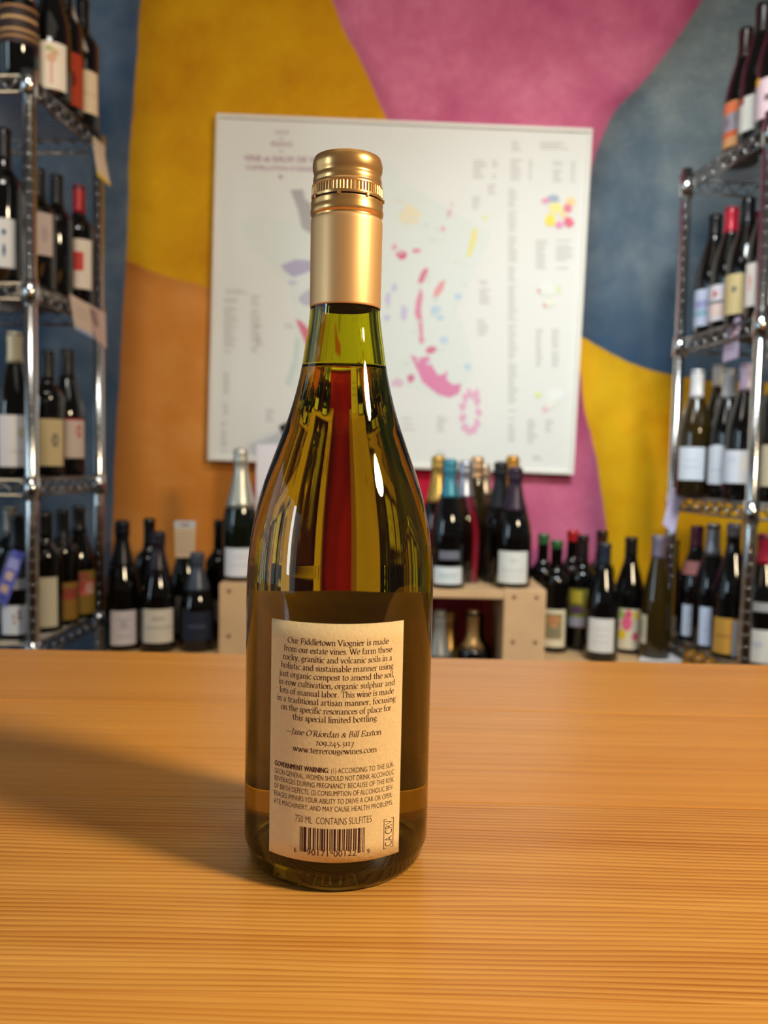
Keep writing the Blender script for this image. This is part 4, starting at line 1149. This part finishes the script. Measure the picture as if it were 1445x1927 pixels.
# ------------------------------------------------------------------ cards and tags
def card(name, label, corners, ys, rgb, strip=None, marks=(), group=None, cat='tag', thick=0.0012):
    """four pixel corners (top left, top right, bottom right, bottom left) at their depths -> a thin card with its own thickness"""
    p = [at(c[0], c[1], y) for c, y in zip(corners, ys)]
    c0 = sum(p, Vector()) / 4
    n = (p[1] - p[0]).cross(p[3] - p[0]).normalized()
    if n.y > 0: n = -n
    vs = [tuple(q - c0 + n * thick / 2) for q in p] + [tuple(q - c0 - n * thick / 2) for q in p]
    fs = [(0, 3, 2, 1), (4, 5, 6, 7), (0, 1, 5, 4), (1, 2, 6, 5), (2, 3, 7, 6), (3, 0, 4, 7)]
    me = mesh(name, vs, fs, paper(rgb))
    o = link(name, me, None, c0)
    tag(o, label, cat, group)
    pv, pf, pi_, pm = [], [], [], []
    for (u0, v0, u1, v1, col) in marks:
        mt = paper(col)
        if mt not in pm: pm.append(mt)
        k = len(pv)
        for u, v in ((u0, v0), (u1, v0), (u1, v1), (u0, v1)):
            a = p[0].lerp(p[1], u)
            b = p[3].lerp(p[2], u)
            pv.append(tuple(a.lerp(b, v) - c0 + n * (thick / 2 + 0.0004)))
        pf.append((k, k + 3, k + 2, k + 1))
        pi_.append(pm.index(mt))
    if pv:
        link('printed_marks', mesh('printed_marks', pv, pf, pm, False, pi_), o)
    return o
TG = 'paper tags on the wire shelving'
card('neck_card', 'grey paper card slanting past the bottles at the top of the left shelving', ((116, -14), (136, 8), (166, 98), (139, 80)), (1.98, 1.98, 1.99, 1.99), (190, 176, 166), group=TG)
card('price_tag', 'cream price tag with yellow foot on back corner of top left shelf', ((175, 256), (193, 272), (208, 351), (184, 332)), (2.0, 2.06, 2.05, 2.0), (206, 184, 160), marks=((0, .86, 1, 1, (206, 170, 40)), (.2, .3, .8, .34, (170, 150, 140))), group=TG)
card('price_tag', 'pale price tag on side of second left shelf, left of a similar one', ((131, 553), (167, 573), (176, 638), (142, 620)), (1.895, 1.99, 1.985, 1.895), (206, 184, 168), marks=((0, .9, 1, 1, (150, 160, 200)), (.15, .3, .85, .34, (180, 164, 160)), (.15, .5, .7, .54, (180, 164, 160))), group=TG)
card('price_tag', 'greyish price tag by the back left post below the red-square bottle', ((162, 569), (198, 590), (200, 656), (181, 640)), (1.985, 2.05, 2.05, 1.995), (190, 160, 150), marks=((.1, .1, .5, .5, (140, 112, 110)),), group=TG)
card('price_tag', 'lilac price tag with red and yellow marks on second right shelf', ((1366, 604), (1393, 596), (1388, 673), (1360, 682)), (1.90, 1.83, 1.83, 1.90), (196, 178, 204), marks=((.15, .45, .45, .58, (196, 176, 110)), (.6, .25, .9, .55, (214, 140, 150)), (.1, .72, .8, .75, (150, 136, 160)), (.1, .12, .8, .15, (160, 146, 170))), group=TG)
card('price_tag', 'blank lilac price tag hanging at back right post against the yellow mural', ((1264, 916), (1287, 926), (1268, 1006), (1247, 986)), (2.075, 2.055, 2.055, 2.075), (200, 184, 208), group=TG)
card('neck_tag', 'printed paper tag over the neck of the dark green bottle on the left bench', ((328, 980), (368, 980), (366, 1049), (330, 1049)), (2.142, 2.142, 2.13, 2.13), (206, 178, 146), marks=((0, 0, 1, .2, (190, 190, 190)), (.3, .08, .7, .14, (180, 90, 80))) + tuple((.08, .3 + .09 * k, .92, .33 + .09 * k, (176, 150, 124)) for k in range(7)), group='tags on bottle necks')
card('neck_tag', 'blue and lilac neck tag with cream ovals on the four-dot bottle', ((22, 1034), (48, 1040), (12, 1142), (-14, 1126)), (1.775, 1.775, 1.765, 1.765), (96, 100, 186), marks=((.1, .15, .9, .35, (160, 160, 220)), (.25, .4, .75, .56, (206, 180, 170)), (.25, .66, .75, .8, (206, 170, 150)), (.1, .85, .9, .95, (70, 80, 160))), group='tags on bottle necks')
card('sign_card', 'tall white card standing behind the silver-foiled sparkling wine', ((483, 836), (560, 836), (556, 1106), (479, 1106)), (2.2, 2.2, 2.19, 2.19), (224, 218, 224), marks=((.1, .35, .9, .38, (190, 184, 190)), (.1, .45, .8, .48, (190, 184, 190)), (.1, .55, .85, .58, (190, 184, 190))), cat='sign', thick=0.004)
card('slate_sign', 'small black board leaning at an angle behind the tall bottle', ((524, 802), (590, 772), (604, 850), (548, 852)), (2.24, 2.24, 2.24, 2.24), (24, 24, 28), cat='sign', thick=0.006)
card('paper_sheet', 'white sheet of paper lying on right bench under the slender bottle', ((1214, 1218), (1290, 1221), (1282, 1247), (1202, 1244)), (2.12, 2.12, 1.99, 1.99), (214, 208, 208), cat='paper')
